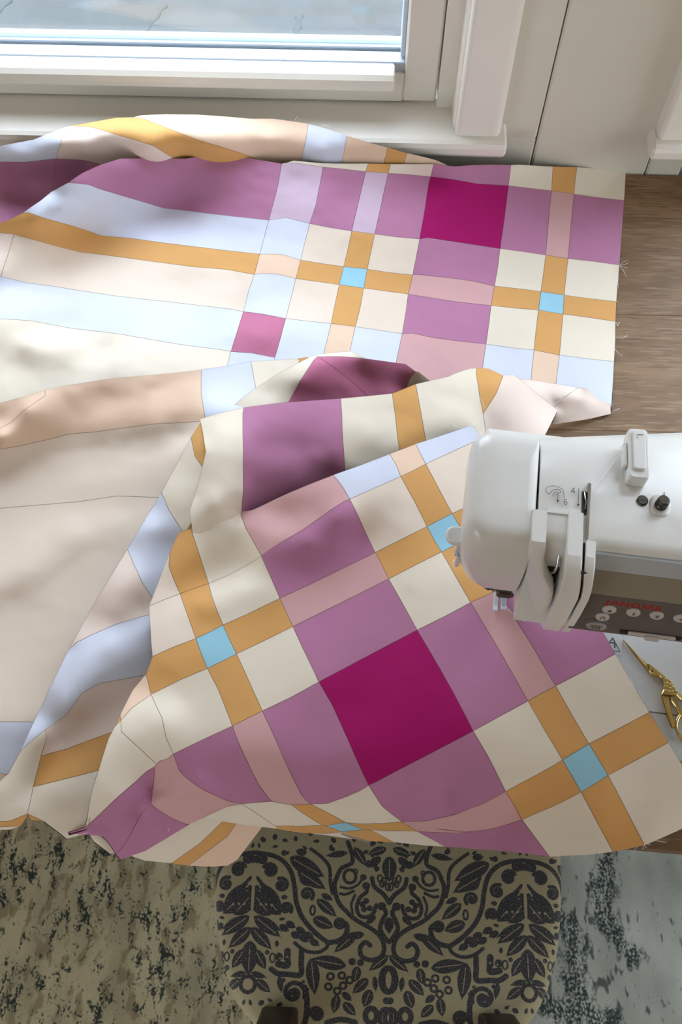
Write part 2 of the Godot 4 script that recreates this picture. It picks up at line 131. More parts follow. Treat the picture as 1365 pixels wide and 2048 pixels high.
		["blush", [259.2,-629.2, 270.3,-628.2, 277.3,-618.0, 282.9,-613.5, 295.5,-608.5, 295.2,-595.2, 269.9,-587.9, 227.7,-579.6, 223.3,-588.8, 227.0,-597.1, 237.4,-612.2, 249.0,-620.3]],
		["gold", [223.3,-588.8, 227.7,-579.6, 216.7,-576.6, 218.4,-584.0]],
	], 0.0015],
	["G", Vector2(-0.032, 0.29), 24, [
		-114,-449,64, -101,-449,72, -68,-461,100, -36,-475,110, -16,-483,113, 12,-496,112, 39,-509,110, 66,-521,108, 106,-538,106, 123,-546,105, 133,-531,104, -162,-427,68, -174,-423,68, -182,-402,66, -198,-343,62, -189,-294,60, -194,-276,58, -180,-372,60, -144,-434,72, -133,-437,74, -132,-411,64, -147,-389,54, -117,-411,60, -101,-432,76, -90,-425,84, -152,-415,66, -161,-394,62, -124,-379,52, -101,-390,60, -143,-370,50, -170,-358,54, -113,-365,66, -128,-357,63, -98,-362,70, -83,-368,74, -102,-344,66, -146,-330,60, -175,-319,60, -87,-398,80, -68,-414,94, -49,-424,98, -29,-440,104, -5,-456,111, -59,-441,96, -81,-447,86, -38,-409,98, -9,-435,109, 1,-440,108, -29,-400,87, -48,-384,78, 1,-411,87, -67,-358,72, -24,-380,76, 15,-427,91, 27,-404,85, -14,-364,75, -52,-326,68, -27,-333,72, 2,-354,77, 40,-376,85, 12,-329,77, 30,-458,106, 50,-480,108, 77,-499,106, 105,-517,104, 77,-434,95, 50,-427,97, 102,-445,96, 91,-405,90, 70,-381,88, 118,-354,90, 131,-529,103, 125,-484,98, 129,-430,93, 138,-383,91, 99,-356,88, 67,-325,84, -129,-305,60, -107,-297,62, -135,-282,58, -122,-326,61, -169,-279,58, -188,-255,54, -159,-250,54, -133,-251,56, -79,-242,62, -107,-227,58, -139,-231,54, -162,-198,48, -168,-213,56, -173,-232,62, -183,-249,57, -59,-277,66, -26,-272,73, -2,-285,75, 4,-246,72, -52,-244,66, 51,-290,82, 89,-286,86, 102,-263,87, 42,-247,80, 74,-239,82, 118,-230,85, 65,-210,76, 97,-219,80, 4,-216,72, 33,-195,70, 23,-176,58, -19,-216,66, -61,-215,62, -89,-205,58, -32,-188,58, 1,-187,60, -60,-184,50, 137,-364,91, 169,-333,91, 192,-309,91, 253,-306,92, 243,-328,92, 223,-359,91, 145,-307,90, 169,-259,89, 195,-274,90, 236,-281,91, 280,-252,90, 223,-221,87, 198,-206,85, 160,-223,86, 238,-193,84, 295,-225,88, 306,-204,85, 214,-177,78, 148,-174,64, 187,-192,80, 169,-186,74, 102,-201,72, 138,-212,80, 79,-189,66, 52,-181,58, 125,-183,62, 103,-162,38, 78,-139,20, 55,-136,10, 36,-153,30, 136,-132,16, 167,-144,26, 106,-124,-8, 70,-125,-10, 101,-102,-60, 157,-105,-30, 195,-107,2, 226,-115,30, 247,-120,42, 272,-129,56, 305,-146,66, 331,-159,72, 232,-145,60, 257,-158,68, 199,-148,46, 289,-172,76, 211,-122,24, 135,-154,44, 168,-160,46, -89,-182,44, -104,-181,40, -123,-173,34, -137,-173,38, -106,-204,54, -128,-207,50, -81,-167,30, -68,-152,26, -97,-151,26, -53,-152,26, -29,-153,27, 3,-161,30, -16,-154,27, -47,-162,36, -9,-171,44, 5,-145,22, -21,-130,4, 1,-134,6, -44,-128,1, -66,-128,1, -52,-119,-20, -18,-115,-30, 15,-109,-48, 48,-105,-58, 25,-125,-8, 40,-124,-12, -131,-162,32, -152,-175,32, -163,-192,44, -178,-187,42, -186,-160,14, -183,-147,24, -168,-132,0, -152,-127,3, -130,-138,12, -111,-148,22, -156,-158,28, -138,-145,16, -82,-139,10, 104,-147,30, -242,-109,-30, -215,-109,-38, -235,-83,-72, -204,-88,-66, -181,-104,-40, -248,-122,8, -214,-154,36, -199,-134,-8, -231,-77,-78, -136,-134,8, -125,-132,3, -113,-129,0, -90,-126,-6, -147,-128,4, -147,-348,62, 1,-419,91, 10,-417,86, 51,-180,62, 102,-190,63, 125,-193,69, -222,-122,-12, -211,-140,10, -237,-123,-6, -190,-123,-12, -181,-118,-18, -211,-96,-58, -188,-180,38, 124,-136,16, 91,-131,4, 152,-133,16, -265,-116,2, -247,-122,10, -259,-114,-2, -243,-114,-6, 18,-126,2, 5,-121,-14, -10,-118,-22], [
		["ivory", [-181.7,-401.8, -181.7,-385.8, -176.3,-371.8, -169.8,-357.9, -183.3,-350.9, -197.6,-343.4, -189.7,-373.8]],
		["ivory", [-197.6,-343.4, -183.3,-350.9, -169.8,-357.9, -158.5,-334.2, -148.6,-311.3, -168.3,-302.7, -189.1,-292.0, -193.5,-318.7]],
		["gold", [-189.1,-292.0, -168.3,-302.7, -148.6,-311.3, -142.0,-296.3, -135.0,-281.5, -161.0,-269.4, -187.7,-254.4, -194.0,-274.4, -191.3,-283.4]],
		["cream", [-187.7,-254.4, -161.0,-269.4, -135.0,-281.5, -122.7,-260.7, -106.7,-226.5, -135.1,-212.0, -161.9,-197.8, -168.3,-212.9, -172.8,-232.0, -184.3,-249.2]],
		["gold", [-174.2,-422.6, -162.3,-427.4, -153.6,-403.0, -148.7,-386.6, -142.7,-369.7, -156.4,-363.7, -169.8,-357.9, -176.3,-371.8, -181.7,-385.8, -181.7,-401.8]],
		["gold", [-169.8,-357.9, -156.4,-363.7, -142.7,-369.7, -132.0,-346.2, -122.9,-325.8, -135.3,-318.3, -148.6,-311.3, -158.5,-334.2]],
		["blue", [-148.6,-311.3, -135.3,-318.3, -122.9,-325.8, -115.4,-311.2, -107.4,-296.8, -120.8,-289.4, -135.0,-281.5, -142.0,-296.3]],
		["gold", [-135.0,-281.5, -120.8,-289.4, -107.4,-296.8, -99.1,-281.1, -78.8,-241.8, -92.7,-234.2, -106.7,-226.5, -122.7,-260.7]],
		["pink", [-106.7,-226.5, -92.7,-234.2, -78.8,-241.8, -69.8,-225.5, -58.0,-200.8, -47.1,-177.0, -39.5,-161.0, -31.7,-152.8, -50.2,-151.2, -68.2,-154.0, -71.6,-156.8, -81.3,-169.6, -89.9,-189.8, -99.5,-210.2]],
		["cream", [-162.3,-427.4, -144.3,-434.0, -126.2,-444.5, -114.3,-448.4, -105.6,-428.3, -87.3,-397.9, -107.2,-388.5, -123.9,-378.7, -142.7,-369.7, -148.7,-386.6, -153.6,-403.0]],
		["cream", [-142.7,-369.7, -123.9,-378.7, -107.2,-388.5, -87.3,-397.9, -77.4,-377.1, -67.3,-354.3, -96.6,-338.7, -122.9,-325.8, -132.0,-346.2]],
		["gold", [-122.9,-325.8, -96.6,-338.7, -67.3,-354.3, -60.4,-340.1, -53.5,-325.9, -80.3,-311.1, -107.4,-296.8, -115.4,-311.2]],
		["cream", [-107.4,-296.8, -80.3,-311.1, -53.5,-325.9, -43.1,-305.0, -31.5,-283.0, -25.7,-271.5, -53.0,-255.2, -78.8,-241.8, -99.1,-281.1]],
		["mauve", [-78.8,-241.8, -53.0,-255.2, -25.7,-271.5, -12.4,-249.8, 4.0,-216.1, 23.0,-175.0, 14.6,-168.3, 2.6,-161.2, -16.2,-153.6, -31.7,-152.8, -39.5,-161.0, -47.1,-177.0, -58.0,-200.8, -69.8,-225.5]],
		["pink", [-114.3,-448.4, -100.5,-449.2, -67.6,-460.7, -35.9,-474.5, -16.7,-482.8, -11.5,-476.3, -5.9,-468.3, 0.3,-457.2, -7.0,-453.1, -46.0,-424.3, -87.3,-397.9, -105.6,-428.3]],
		["mauve", [-87.3,-397.9, -46.0,-424.3, -7.0,-453.1, 0.3,-457.2, 14.3,-428.6, 26.0,-404.1, -21.1,-378.8, -67.3,-354.3, -77.4,-377.1]],
		["pink", [-67.3,-354.3, -21.1,-378.8, 26.0,-404.1, 33.1,-390.5, 39.6,-376.5, -8.0,-350.4, -53.5,-325.9, -60.4,-340.1]],
		["mauve", [-53.5,-325.9, -8.0,-350.4, 39.6,-376.5, 53.4,-351.1, 67.3,-325.1, 22.2,-299.2, -25.7,-271.5, -31.5,-283.0, -43.1,-305.0]],
		["magenta", [-25.7,-271.5, 22.2,-299.2, 67.3,-325.1, 89.1,-286.5, 101.7,-263.0, 118.1,-229.9, 101.3,-220.0, 62.7,-198.0, 23.0,-175.0, 4.0,-216.1, -12.4,-249.8]],
		["white", [-16.7,-482.8, 11.9,-495.5, 39.3,-508.7, 45.9,-496.6, 50.5,-484.0, 27.2,-471.5, 0.3,-457.2, -5.9,-468.3, -11.5,-476.3]],
		["ivory", [0.3,-457.2, 27.2,-471.5, 50.5,-484.0, 64.6,-457.8, 77.2,-432.2, 52.5,-418.1, 26.0,-404.1, 14.3,-428.6]],
		["gold", [26.0,-404.1, 52.5,-418.1, 77.2,-432.2, 84.1,-418.7, 91.5,-405.8, 64.9,-390.9, 39.6,-376.5, 33.1,-390.5]],
		["cream", [39.6,-376.5, 64.9,-390.9, 91.5,-405.8, 104.8,-380.5, 118.6,-354.0, 93.6,-339.3, 67.3,-325.1, 53.4,-351.1]],
		["mauve", [67.3,-325.1, 93.6,-339.3, 118.6,-354.0, 141.6,-312.2, 169.2,-259.3, 142.5,-244.1, 118.1,-229.9, 101.7,-263.0, 89.1,-286.5]],
		["peach", [39.3,-508.7, 65.6,-521.4, 70.7,-510.2, 75.7,-499.2, 63.6,-491.3, 50.5,-484.0, 45.9,-496.6]],
		["gold", [50.5,-484.0, 63.6,-491.3, 75.7,-499.2, 88.7,-473.1, 102.1,-446.8, 89.6,-439.5, 77.2,-432.2, 64.6,-457.8]],
		["blue", [77.2,-432.2, 89.6,-439.5, 102.1,-446.8, 109.5,-433.2, 116.2,-419.6, 103.8,-413.0, 91.5,-405.8, 84.1,-418.7]],
		["gold", [91.5,-405.8, 103.8,-413.0, 116.2,-419.6, 129.3,-393.0, 143.0,-366.4, 130.7,-359.9, 118.6,-354.0, 104.8,-380.5]],
		["pink", [118.6,-354.0, 130.7,-359.9, 143.0,-366.4, 157.9,-343.9, 173.2,-316.5, 195.3,-274.2, 182.0,-266.7, 169.2,-259.3, 141.6,-312.2]],
		["white", [65.6,-521.4, 105.6,-538.2, 122.8,-546.0, 128.8,-539.2, 132.2,-530.8, 105.4,-516.1, 75.7,-499.2, 70.7,-510.2]],
		["ivory", [75.7,-499.2, 105.4,-516.1, 132.2,-530.8, 145.9,-501.6, 159.4,-474.4, 129.9,-461.4, 102.1,-446.8, 88.7,-473.1]],
		["gold", [102.1,-446.8, 129.9,-461.4, 159.4,-474.4, 165.9,-460.9, 172.4,-447.4, 144.2,-433.7, 116.2,-419.6, 109.5,-433.2]],
		["cream", [116.2,-419.6, 144.2,-433.7, 172.4,-447.4, 185.6,-420.9, 197.6,-394.8, 170.6,-380.6, 143.0,-366.4, 129.3,-393.0]],
		["mauve", [143.0,-366.4, 170.6,-380.6, 197.6,-394.8, 219.0,-364.4, 243.2,-328.3, 253.1,-306.5, 223.0,-289.3, 195.3,-274.2, 173.2,-316.5, 157.9,-343.9]],
		["cream", [118.1,-229.9, 142.5,-244.1, 169.2,-259.3, 183.0,-232.9, 198.3,-205.9, 173.4,-190.1, 148.2,-174.0, 131.9,-206.5]],
		["gold", [169.2,-259.3, 182.0,-266.7, 195.3,-274.2, 208.9,-247.4, 222.9,-221.2, 210.2,-213.6, 198.3,-205.9, 183.0,-232.9]],
		["cream", [195.3,-274.2, 223.0,-289.3, 253.1,-306.5, 266.2,-279.5, 280.0,-251.8, 251.5,-236.6, 222.9,-221.2, 208.9,-247.4]],
		["gold", [148.2,-174.0, 173.4,-190.1, 198.3,-205.9, 206.3,-191.6, 214.3,-177.2, 191.4,-160.2, 167.4,-143.6, 158.2,-159.0]],
		["blue", [198.3,-205.9, 210.2,-213.6, 222.9,-221.2, 230.6,-207.4, 238.5,-193.2, 226.1,-185.1, 214.3,-177.2, 206.3,-191.6]],
		["gold", [222.9,-221.2, 251.5,-236.6, 280.0,-251.8, 287.4,-238.1, 295.0,-224.6, 266.9,-208.8, 238.5,-193.2, 230.6,-207.4]],
		["cream", [167.4,-143.6, 191.4,-160.2, 214.3,-177.2, 232.4,-145.0, 246.7,-120.2, 226.2,-114.6, 195.2,-106.8, 182.9,-123.2]],
		["gold", [214.3,-177.2, 226.1,-185.1, 238.5,-193.2, 257.2,-158.3, 272.5,-129.0, 260.1,-124.5, 246.7,-120.2, 232.4,-145.0]],
		["cream", [238.5,-193.2, 266.9,-208.8, 295.0,-224.6, 305.8,-204.5, 331.4,-158.7, 305.0,-145.8, 272.5,-129.0, 257.2,-158.3]],
		["peach", [-194.0,-274.4, -187.7,-254.4, -202.4,-241.6, -210.8,-229.2, -212.4,-234.4, -204.9,-258.4]],
		["gold", [-212.4,-234.4, -210.8,-229.2, -215.3,-223.6]],
		["cream", [-187.7,-254.4, -184.3,-249.2, -172.8,-232.0, -168.3,-212.9, -161.9,-197.8, -167.7,-192.7, -174.7,-190.6, -178.2,-187.5, -192.0,-202.9, -209.1,-218.9, -210.8,-229.2, -202.4,-241.6]],
		["cream", [-210.8,-229.2, -209.1,-218.9, -192.0,-202.9, -178.2,-187.5, -179.8,-184.9, -188.0,-179.7, -214.0,-153.8, -247.2,-122.6, -236.3,-153.0, -226.9,-182.2, -219.8,-212.3, -215.3,-223.6]],
		["mauve", [-179.8,-184.9, -185.2,-160.0, -184.1,-147.7, -198.3,-134.1, -215.4,-107.2, -234.9,-82.9, -240.8,-108.4, -249.1,-112.6, -265.4,-115.8, -247.2,-122.6, -214.0,-153.8, -188.0,-179.7]],
		["mauve", [-184.1,-147.7, -167.4,-131.8, -151.6,-126.9, -147.1,-128.2, -181.3,-104.0, -204.4,-88.2, -230.8,-76.9, -234.9,-82.9, -215.4,-107.2, -198.3,-134.1]],
		["pink", [-161.9,-197.8, -157.6,-181.8, -152.0,-175.6, -130.6,-162.1, -110.9,-153.2, -96.7,-150.7, -111.2,-147.5, -130.3,-137.6, -136.3,-133.7, -147.1,-128.2, -151.6,-126.9, -167.4,-131.8, -184.1,-147.7, -185.2,-160.0, -179.8,-184.9, -178.2,-187.5, -174.7,-190.6, -167.7,-192.7]],
		["mauve", [-161.9,-197.8, -135.1,-212.0, -106.7,-226.5, -99.5,-210.2, -89.9,-189.8, -81.3,-169.6, -71.6,-156.8, -68.2,-154.0, -96.7,-150.7, -110.9,-153.2, -130.6,-162.1, -152.0,-175.6, -157.6,-181.8]],
		["cream", [-136.3,-133.7, -130.3,-137.6, -111.2,-147.5, -96.7,-150.7, -82.2,-138.8, -66.4,-127.4, -65.5,-123.5, -89.7,-125.9, -113.2,-129.5]],
		["cream", [-96.7,-150.7, -68.2,-154.0, -50.2,-151.2, -35.3,-140.2, -21.5,-130.3, -44.2,-127.6, -66.4,-127.4, -82.2,-138.8]],
		["gold", [-50.2,-151.2, -31.7,-152.8, -16.3,-144.3, 1.1,-133.6, -18.2,-129.0, -21.5,-130.3, -35.3,-140.2]],
		["cream", [-31.7,-152.8, -16.2,-153.6, 2.6,-161.2, 14.6,-168.3, 23.0,-175.0, 35.7,-152.8, 55.0,-136.2, 36.0,-133.6, 18.4,-133.6, 1.1,-133.6, -16.3,-144.3]],
		["gold", [-66.4,-127.4, -44.2,-127.6, -21.5,-130.3, -18.2,-129.0, -2.8,-121.3, -17.7,-118.3, -37.1,-118.0, -51.8,-119.3, -65.5,-123.5]],
		["blue", [-18.2,-129.0, 1.1,-133.6, 18.4,-126.9, -2.8,-121.3]],
		["gold", [1.1,-133.6, 18.4,-133.6, 36.0,-133.6, 55.0,-136.2, 70.1,-124.4, 39.6,-123.7, 25.0,-125.3, 18.4,-126.9]],
		["cream", [-37.1,-118.0, -17.7,-118.3, -2.8,-121.3, 24.8,-106.3, 14.8,-108.5, -17.9,-115.2]],
		["gold", [-2.8,-121.3, 18.4,-126.9, 25.0,-125.3, 48.1,-105.7, 24.8,-106.3, 14.8,-108.5]],
		["cream", [25.0,-125.3, 39.6,-123.7, 70.1,-124.4, 100.6,-102.3, 82.1,-102.4, 48.1,-105.7]],
		["mauve", [23.0,-175.0, 62.7,-198.0, 101.3,-220.0, 118.1,-229.9, 131.9,-206.5, 148.2,-174.0, 128.1,-160.0, 103.8,-146.9, 78.4,-139.3, 55.0,-136.2, 35.7,-152.8]],
		["pink", [55.0,-136.2, 78.4,-139.3, 103.8,-146.9, 128.1,-160.0, 148.2,-174.0, 158.2,-159.0, 167.4,-143.6, 136.2,-132.0, 106.2,-124.1, 70.1,-124.4]],
		["mauve", [70.1,-124.4, 106.2,-124.1, 136.2,-132.0, 167.4,-143.6, 182.9,-123.2, 195.2,-106.8, 156.6,-104.8, 109.4,-103.0, 100.6,-102.3]],
	], 0.004],
]

const TABLE := 0.74
const DZ0 := 0.9   # garden door opening
const DZ1 := 3.1
const SZ0 := -0.75   # side window
const SZ1 := 0.75
const WX0 := -0.62
const W2 := 2.15
const WT := 1.62   # head of the windows
var M := {}
var noise := FastNoiseLite.new()
var taken := {}

func _ready() -> void:
	# ---- camera, sky, exposure
	var cam := Camera3D.new(); cam.name = "camera"; add_child(cam)
	cam.fov = 54.24; cam.near = 0.05; cam.far = 60.0
	cam.position = Vector3(0, 1.74, 0)
	cam.rotation_degrees = Vector3(-65.2, 1.6, 0)
	var e := Environment.new()
	e.tonemap_mode = Environment.TONE_MAPPER_LINEAR
	e.tonemap_exposure = 2.68
	e.background_mode = Environment.BG_SKY
	var sm := ProceduralSkyMaterial.new()
	sm.sky_top_color = Color(0.875, 0.93, 1.0); sm.sky_horizon_color = Color(0.60, 0.62, 0.64); sm.sky_curve = 0.5
	sm.ground_bottom_color = Color(0.45, 0.45, 0.43); sm.ground_horizon_color = Color(0.7, 0.72, 0.74)
	sm.sky_energy_multiplier = 2.0; sm.ground_energy_multiplier = 0.6
	var sky := Sky.new(); sky.sky_material = sm; e.sky = sky
	e.sdfgi_enabled = true; e.ssao_enabled = true; e.ssil_enabled = true
	var we := WorldEnvironment.new(); we.name = "environment"; we.environment = e; add_child(we)
	noise.seed = 11; noise.frequency = 1.0; noise.fractal_octaves = 1; noise.noise_type = FastNoiseLite.TYPE_SIMPLEX
	make_materials()
	build_room()
	build_table()
	build_rug()
	build_chair()
	build_quilt()
	build_machine()
	build_scissors()
	build_threads()

# ------------------------------------------------------------------ helpers
func tag(o: Node, label: String, category: String, group := "", kind := "") -> void:
	if label: o.set_meta("label", label)
	if category: o.set_meta("category", category)
	if group: o.set_meta("group", group)
	if kind: o.set_meta("kind", kind)

func numbered(called: String) -> String:
	taken[called] = taken.get(called, -1) + 1
	return called if taken[called] == 0 else "%s_%03d" % [called, taken[called]]

func thing(called: String, label: String, category: String, at := Vector3.ZERO, turn := 0.0) -> Node3D:
	var o := Node3D.new(); o.name = numbered(called); add_child(o)
	o.position = at; o.rotation.y = turn
	tag(o, label, category)
	return o

func obj(called: String, mesh: Mesh, m: Material, parent: Node = self) -> MeshInstance3D:
	var o := MeshInstance3D.new()
	var key := "%d/%s" % [parent.get_instance_id(), called]
	var n: int = taken.get(key, -1) + 1
	taken[key] = n
	o.name = numbered(called) if parent == self else (called if n == 0 else "%s_%03d" % [called, n])
	o.mesh = mesh; o.material_override = m
	parent.add_child(o, true)
	return o

func st_new() -> SurfaceTool:
	var st := SurfaceTool.new(); st.begin(Mesh.PRIMITIVE_TRIANGLES); return st

func done(st: SurfaceTool) -> ArrayMesh:
	st.generate_normals()
	return st.commit()

func quad(st: SurfaceTool, a: Vector3, b: Vector3, c: Vector3, d: Vector3) -> void:
	for v in [a, b, c, a, c, d]: st.add_vertex(v)

# box with chamfered edges
func bbox(st: SurfaceTool, c: Vector3, size: Vector3, bev := 0.002) -> void:
	st.set_smooth_group(-1)
	var h := size / 2.0
	bev = minf(bev, minf(h.x, minf(h.y, h.z)) * 0.9)
	var pts := PackedVector3Array()
	for sx in [-1, 1]:
		for sy in [-1, 1]:
			for sz in [-1, 1]:
				var s := Vector3(sx, sy, sz)
				for k in 3:
					var q := h - Vector3(bev, bev, bev)
					q[k] = h[k]
					pts.append(c + q * s)
	hull(st, pts)

# convex hull of a few points (small counts)
func hull(st: SurfaceTool, pts: PackedVector3Array) -> void:
	var sh := ConvexPolygonShape3D.new()
	var planes := []
	var n := pts.size()
	var mid := Vector3.ZERO
	for p in pts: mid += p
	mid /= n
	for i in n:
		for j in range(i + 1, n):
			for k in range(j + 1, n):
				var nn := (pts[j] - pts[i]).cross(pts[k] - pts[i])
				if nn.length() < 1e-12: continue
				nn = nn.normalized()
				var d := nn.dot(pts[i])
				if nn.dot(mid) > d: nn = -nn; d = -d
				var ok := true
				for p in pts:
					if nn.dot(p) > d + 1e-6: ok = false; break
				if not ok: continue
				var fresh := true
				for q in planes:
					if q[0].dot(nn) > 0.99999 and absf(q[1] - d) < 1e-5: fresh = false; break
				if fresh: planes.append([nn, d])
	for q in planes:
		var on := []
		for p in pts:
			if absf(q[0].dot(p) - q[1]) < 2e-6: on.append(p)
		var cc := Vector3.ZERO
		for p in on: cc += p
		cc /= on.size()
		var ax: Vector3 = (on[0] - cc).normalized()
		var ay: Vector3 = q[0].cross(ax)
		on.sort_custom(func(a, b): return atan2((a - cc).dot(ay), (a - cc).dot(ax)) > atan2((b - cc).dot(ay), (b - cc).dot(ax)))
		for k in range(1, on.size() - 1):
			st.add_vertex(on[0]); st.add_vertex(on[k]); st.add_vertex(on[k + 1])

# joins rings of equal size; closed rings, capped ends. Normals come smooth along the skin, flat on the caps
func loft(st: SurfaceTool, rings: Array, capped := true, smooth := true) -> void:
	var n: int = rings[0].size()
	var cen := Vector3.ZERO
	for r in rings:
		for p in r: cen += p
	cen /= n * rings.size()
	# orientation: signed volume of the skin
	var vol := 0.0
	for k in rings.size() - 1:
		for i in n:
			var a: Vector3 = rings[k][i] - cen; var b: Vector3 = rings[k][(i + 1) % n] - cen
			var c: Vector3 = rings[k + 1][(i + 1) % n] - cen; var d: Vector3 = rings[k + 1][i] - cen
			vol += a.dot(b.cross(c)) + a.dot(c.cross(d))
	var flip := vol > 0.0
	st.set_smooth_group(0 if smooth else -1)
	for k in rings.size() - 1:
		for i in n:
			var a: Vector3 = rings[k][i]; var b: Vector3 = rings[k][(i + 1) % n]
			var c: Vector3 = rings[k + 1][(i + 1) % n]; var d: Vector3 = rings[k + 1][i]
			if flip: quad(st, a, d, c, b)
			else: quad(st, a, b, c, d)
	if capped:
		for k in [0, rings.size() - 1]:
			st.set_smooth_group(2 + k)
			var r: Array = Array(rings[k])
			var c := Vector3.ZERO
			for p in r: c += p
			c /= n
			var tri := flat_fill(r)
			for t in range(0, tri.size(), 3):
				var a: Vector3 = r[tri[t]]; var b: Vector3 = r[tri[t + 1]]; var d: Vector3 = r[tri[t + 2]]
				var nn := (b - a).cross(d - a)
				var outw: Vector3 = c - cen
				# clockwise seen from outside: the cross product points inwards
				if nn.dot(outw) > 0.0:
					st.add_vertex(a); st.add_vertex(d); st.add_vertex(b)
				else:
					st.add_vertex(a); st.add_vertex(b); st.add_vertex(d)

func flat_fill(r: Array) -> PackedInt32Array:
	var nn := Vector3.ZERO
	for i in r.size():
		nn += (r[i] as Vector3).cross(r[(i + 1) % r.size()])
	nn = nn.normalized()
	var ax := (Vector3.RIGHT if absf(nn.x) < 0.8 else Vector3.UP)
	ax = (ax - nn * ax.dot(nn)).normalized()
	var ay := nn.cross(ax)
	var p := PackedVector2Array()
	for v in r: p.append(Vector2((v as Vector3).dot(ax), (v as Vector3).dot(ay)) * 1000.0)
	return Geometry2D.triangulate_polygon(p)

func tube(st: SurfaceTool, pts: Array, rad, sides := 8) -> void:
	var rings := []
	var up := Vector3.UP
	for i in pts.size():
		var t: Vector3 = (pts[mini(i + 1, pts.size() - 1)] - pts[maxi(i - 1, 0)]).normalized()
		if absf(t.dot(up)) > 0.95: up = Vector3.RIGHT
		var x := t.cross(up).normalized()
		up = x.cross(t).normalized()
		var r: float = rad if rad is float else rad[i]
		var ring := PackedVector3Array()
		for s in sides:
			var a := TAU * s / sides
			ring.append(pts[i] + (x * cos(a) + up * sin(a)) * r)
		rings.append(ring)
	loft(st, rings)

func spline(pts: Array, per := 6) -> Array:
	var out := []
	for i in pts.size() - 1:
		var a = pts[maxi(i - 1, 0)]; var b = pts[i]; var c = pts[i + 1]; var d = pts[mini(i + 2, pts.size() - 1)]
		for k in per:
			var t := float(k) / per
			out.append(b.cubic_interpolate(c, a, d, t))
	out.append(pts[-1])
	return out

# extrudes a closed outline; place() turns (outline point, depth) into space
func prism(st: SurfaceTool, outline: Array, place: Callable, d0: float, d1: float, bev := 0.0) -> void:
	var rings := []
	var steps := [[d0, 0.0], [d1, 0.0]] if bev <= 0.0 else [[d0, bev], [d0 + bev * signf(d1 - d0), 0.0], [d1 - bev * signf(d1 - d0), 0.0], [d1, bev]]
	var o := PackedVector2Array()
	for q in outline: o.append(q)
	for s in steps:
		var ring := PackedVector3Array()
		for i in o.size():
			var p := o[i]
			if s[1] > 0.0:
				var e0 := (o[i] - o[i - 1]).normalized(); var e1 := (o[(i + 1) % o.size()] - o[i]).normalized()
				var nrm := Vector2(-(e0 + e1).y, (e0 + e1).x).normalized()
				if Geometry2D.is_polygon_clockwise(o): nrm = -nrm
				p += nrm * s[1]
			ring.append(place.call(p, s[0]))
		rings.append(ring)
	loft(st, rings, true, false)

func rounded(x0: float, z0: float, x1: float, z1: float, r: Array, n := 5) -> PackedVector2Array:
	# corner order: x0z0, x1z0, x1z1, x0z1
	var out := PackedVector2Array()
	var cs := [[Vector2(x0 + r[0], z0 + r[0]), PI], [Vector2(x1 - r[1], z0 + r[1]), 1.5 * PI], [Vector2(x1 - r[2], z1 - r[2]), 0.0], [Vector2(x0 + r[3], z1 - r[3]), 0.5 * PI]]
	for k in 4:
		for i in n:
			var a: float = cs[k][1] + 0.5 * PI * i / (n - 1)
			out.append(cs[k][0] + Vector2(cos(a), sin(a)) * r[k])
	return out

func text_mesh(s: String, height: float, bold := false, squash := 1.0) -> TextMesh:
	var t := TextMesh.new()
	var f := SystemFont.new(); f.font_names = PackedStringArray(["Droid Sans"]); f.font_weight = 700 if bold else 400
	t.font = f; t.text = s; t.font_size = 32; t.pixel_size = height / 23.0; t.depth = 0.0002
	t.curve_step = 2.0
	return t

# ------------------------------------------------------------------ materials
func mat(c: Color, rough := 0.6, metal := 0.0, spec := 0.5) -> StandardMaterial3D:
	var m := StandardMaterial3D.new()
	m.albedo_color = c; m.roughness = rough; m.metallic = metal; m.metallic_specular = spec
	return m

func img(w: int, h: int, f: Callable) -> ImageTexture:
	var b := PackedByteArray(); b.resize(w * h * 3)
	var k := 0
	for y in h:
		for x in w:
			var c: Color = f.call(x, y)
			b[k] = int(clampf(c.r, 0, 1) * 255); b[k + 1] = int(clampf(c.g, 0, 1) * 255); b[k + 2] = int(clampf(c.b, 0, 1) * 255)
			k += 3
	return ImageTexture.create_from_image(Image.create_from_data(w, h, false, Image.FORMAT_RGB8, b))

func weave() -> ImageTexture:
	var n := 128
	var b := PackedByteArray(); b.resize(n * n)
	for y in n:
		for x in n:
			var over := (int(x / 4) + int(y / 4)) % 2 == 0
			var u := absf(fmod(x, 4.0) - 1.5) / 2.0; var v := absf(fmod(y, 4.0) - 1.5) / 2.0
			var hgt := (0.9 - 0.5 * u * u) if over else (0.6 - 0.5 * v * v)
			hgt += noise.get_noise_2d(x * 0.21, y * 0.03) * 0.08 + noise.get_noise_2d(x * 0.03 + 50, y * 0.21) * 0.08
			b[y * n + x] = int(clampf(hgt, 0, 1) * 255)
	var im := Image.create_from_data(n, n, false, Image.FORMAT_L8, b)
	im.convert(Image.FORMAT_RGBA8)
	im.bump_map_to_normal_map(2.0)
	return ImageTexture.create_from_image(im)

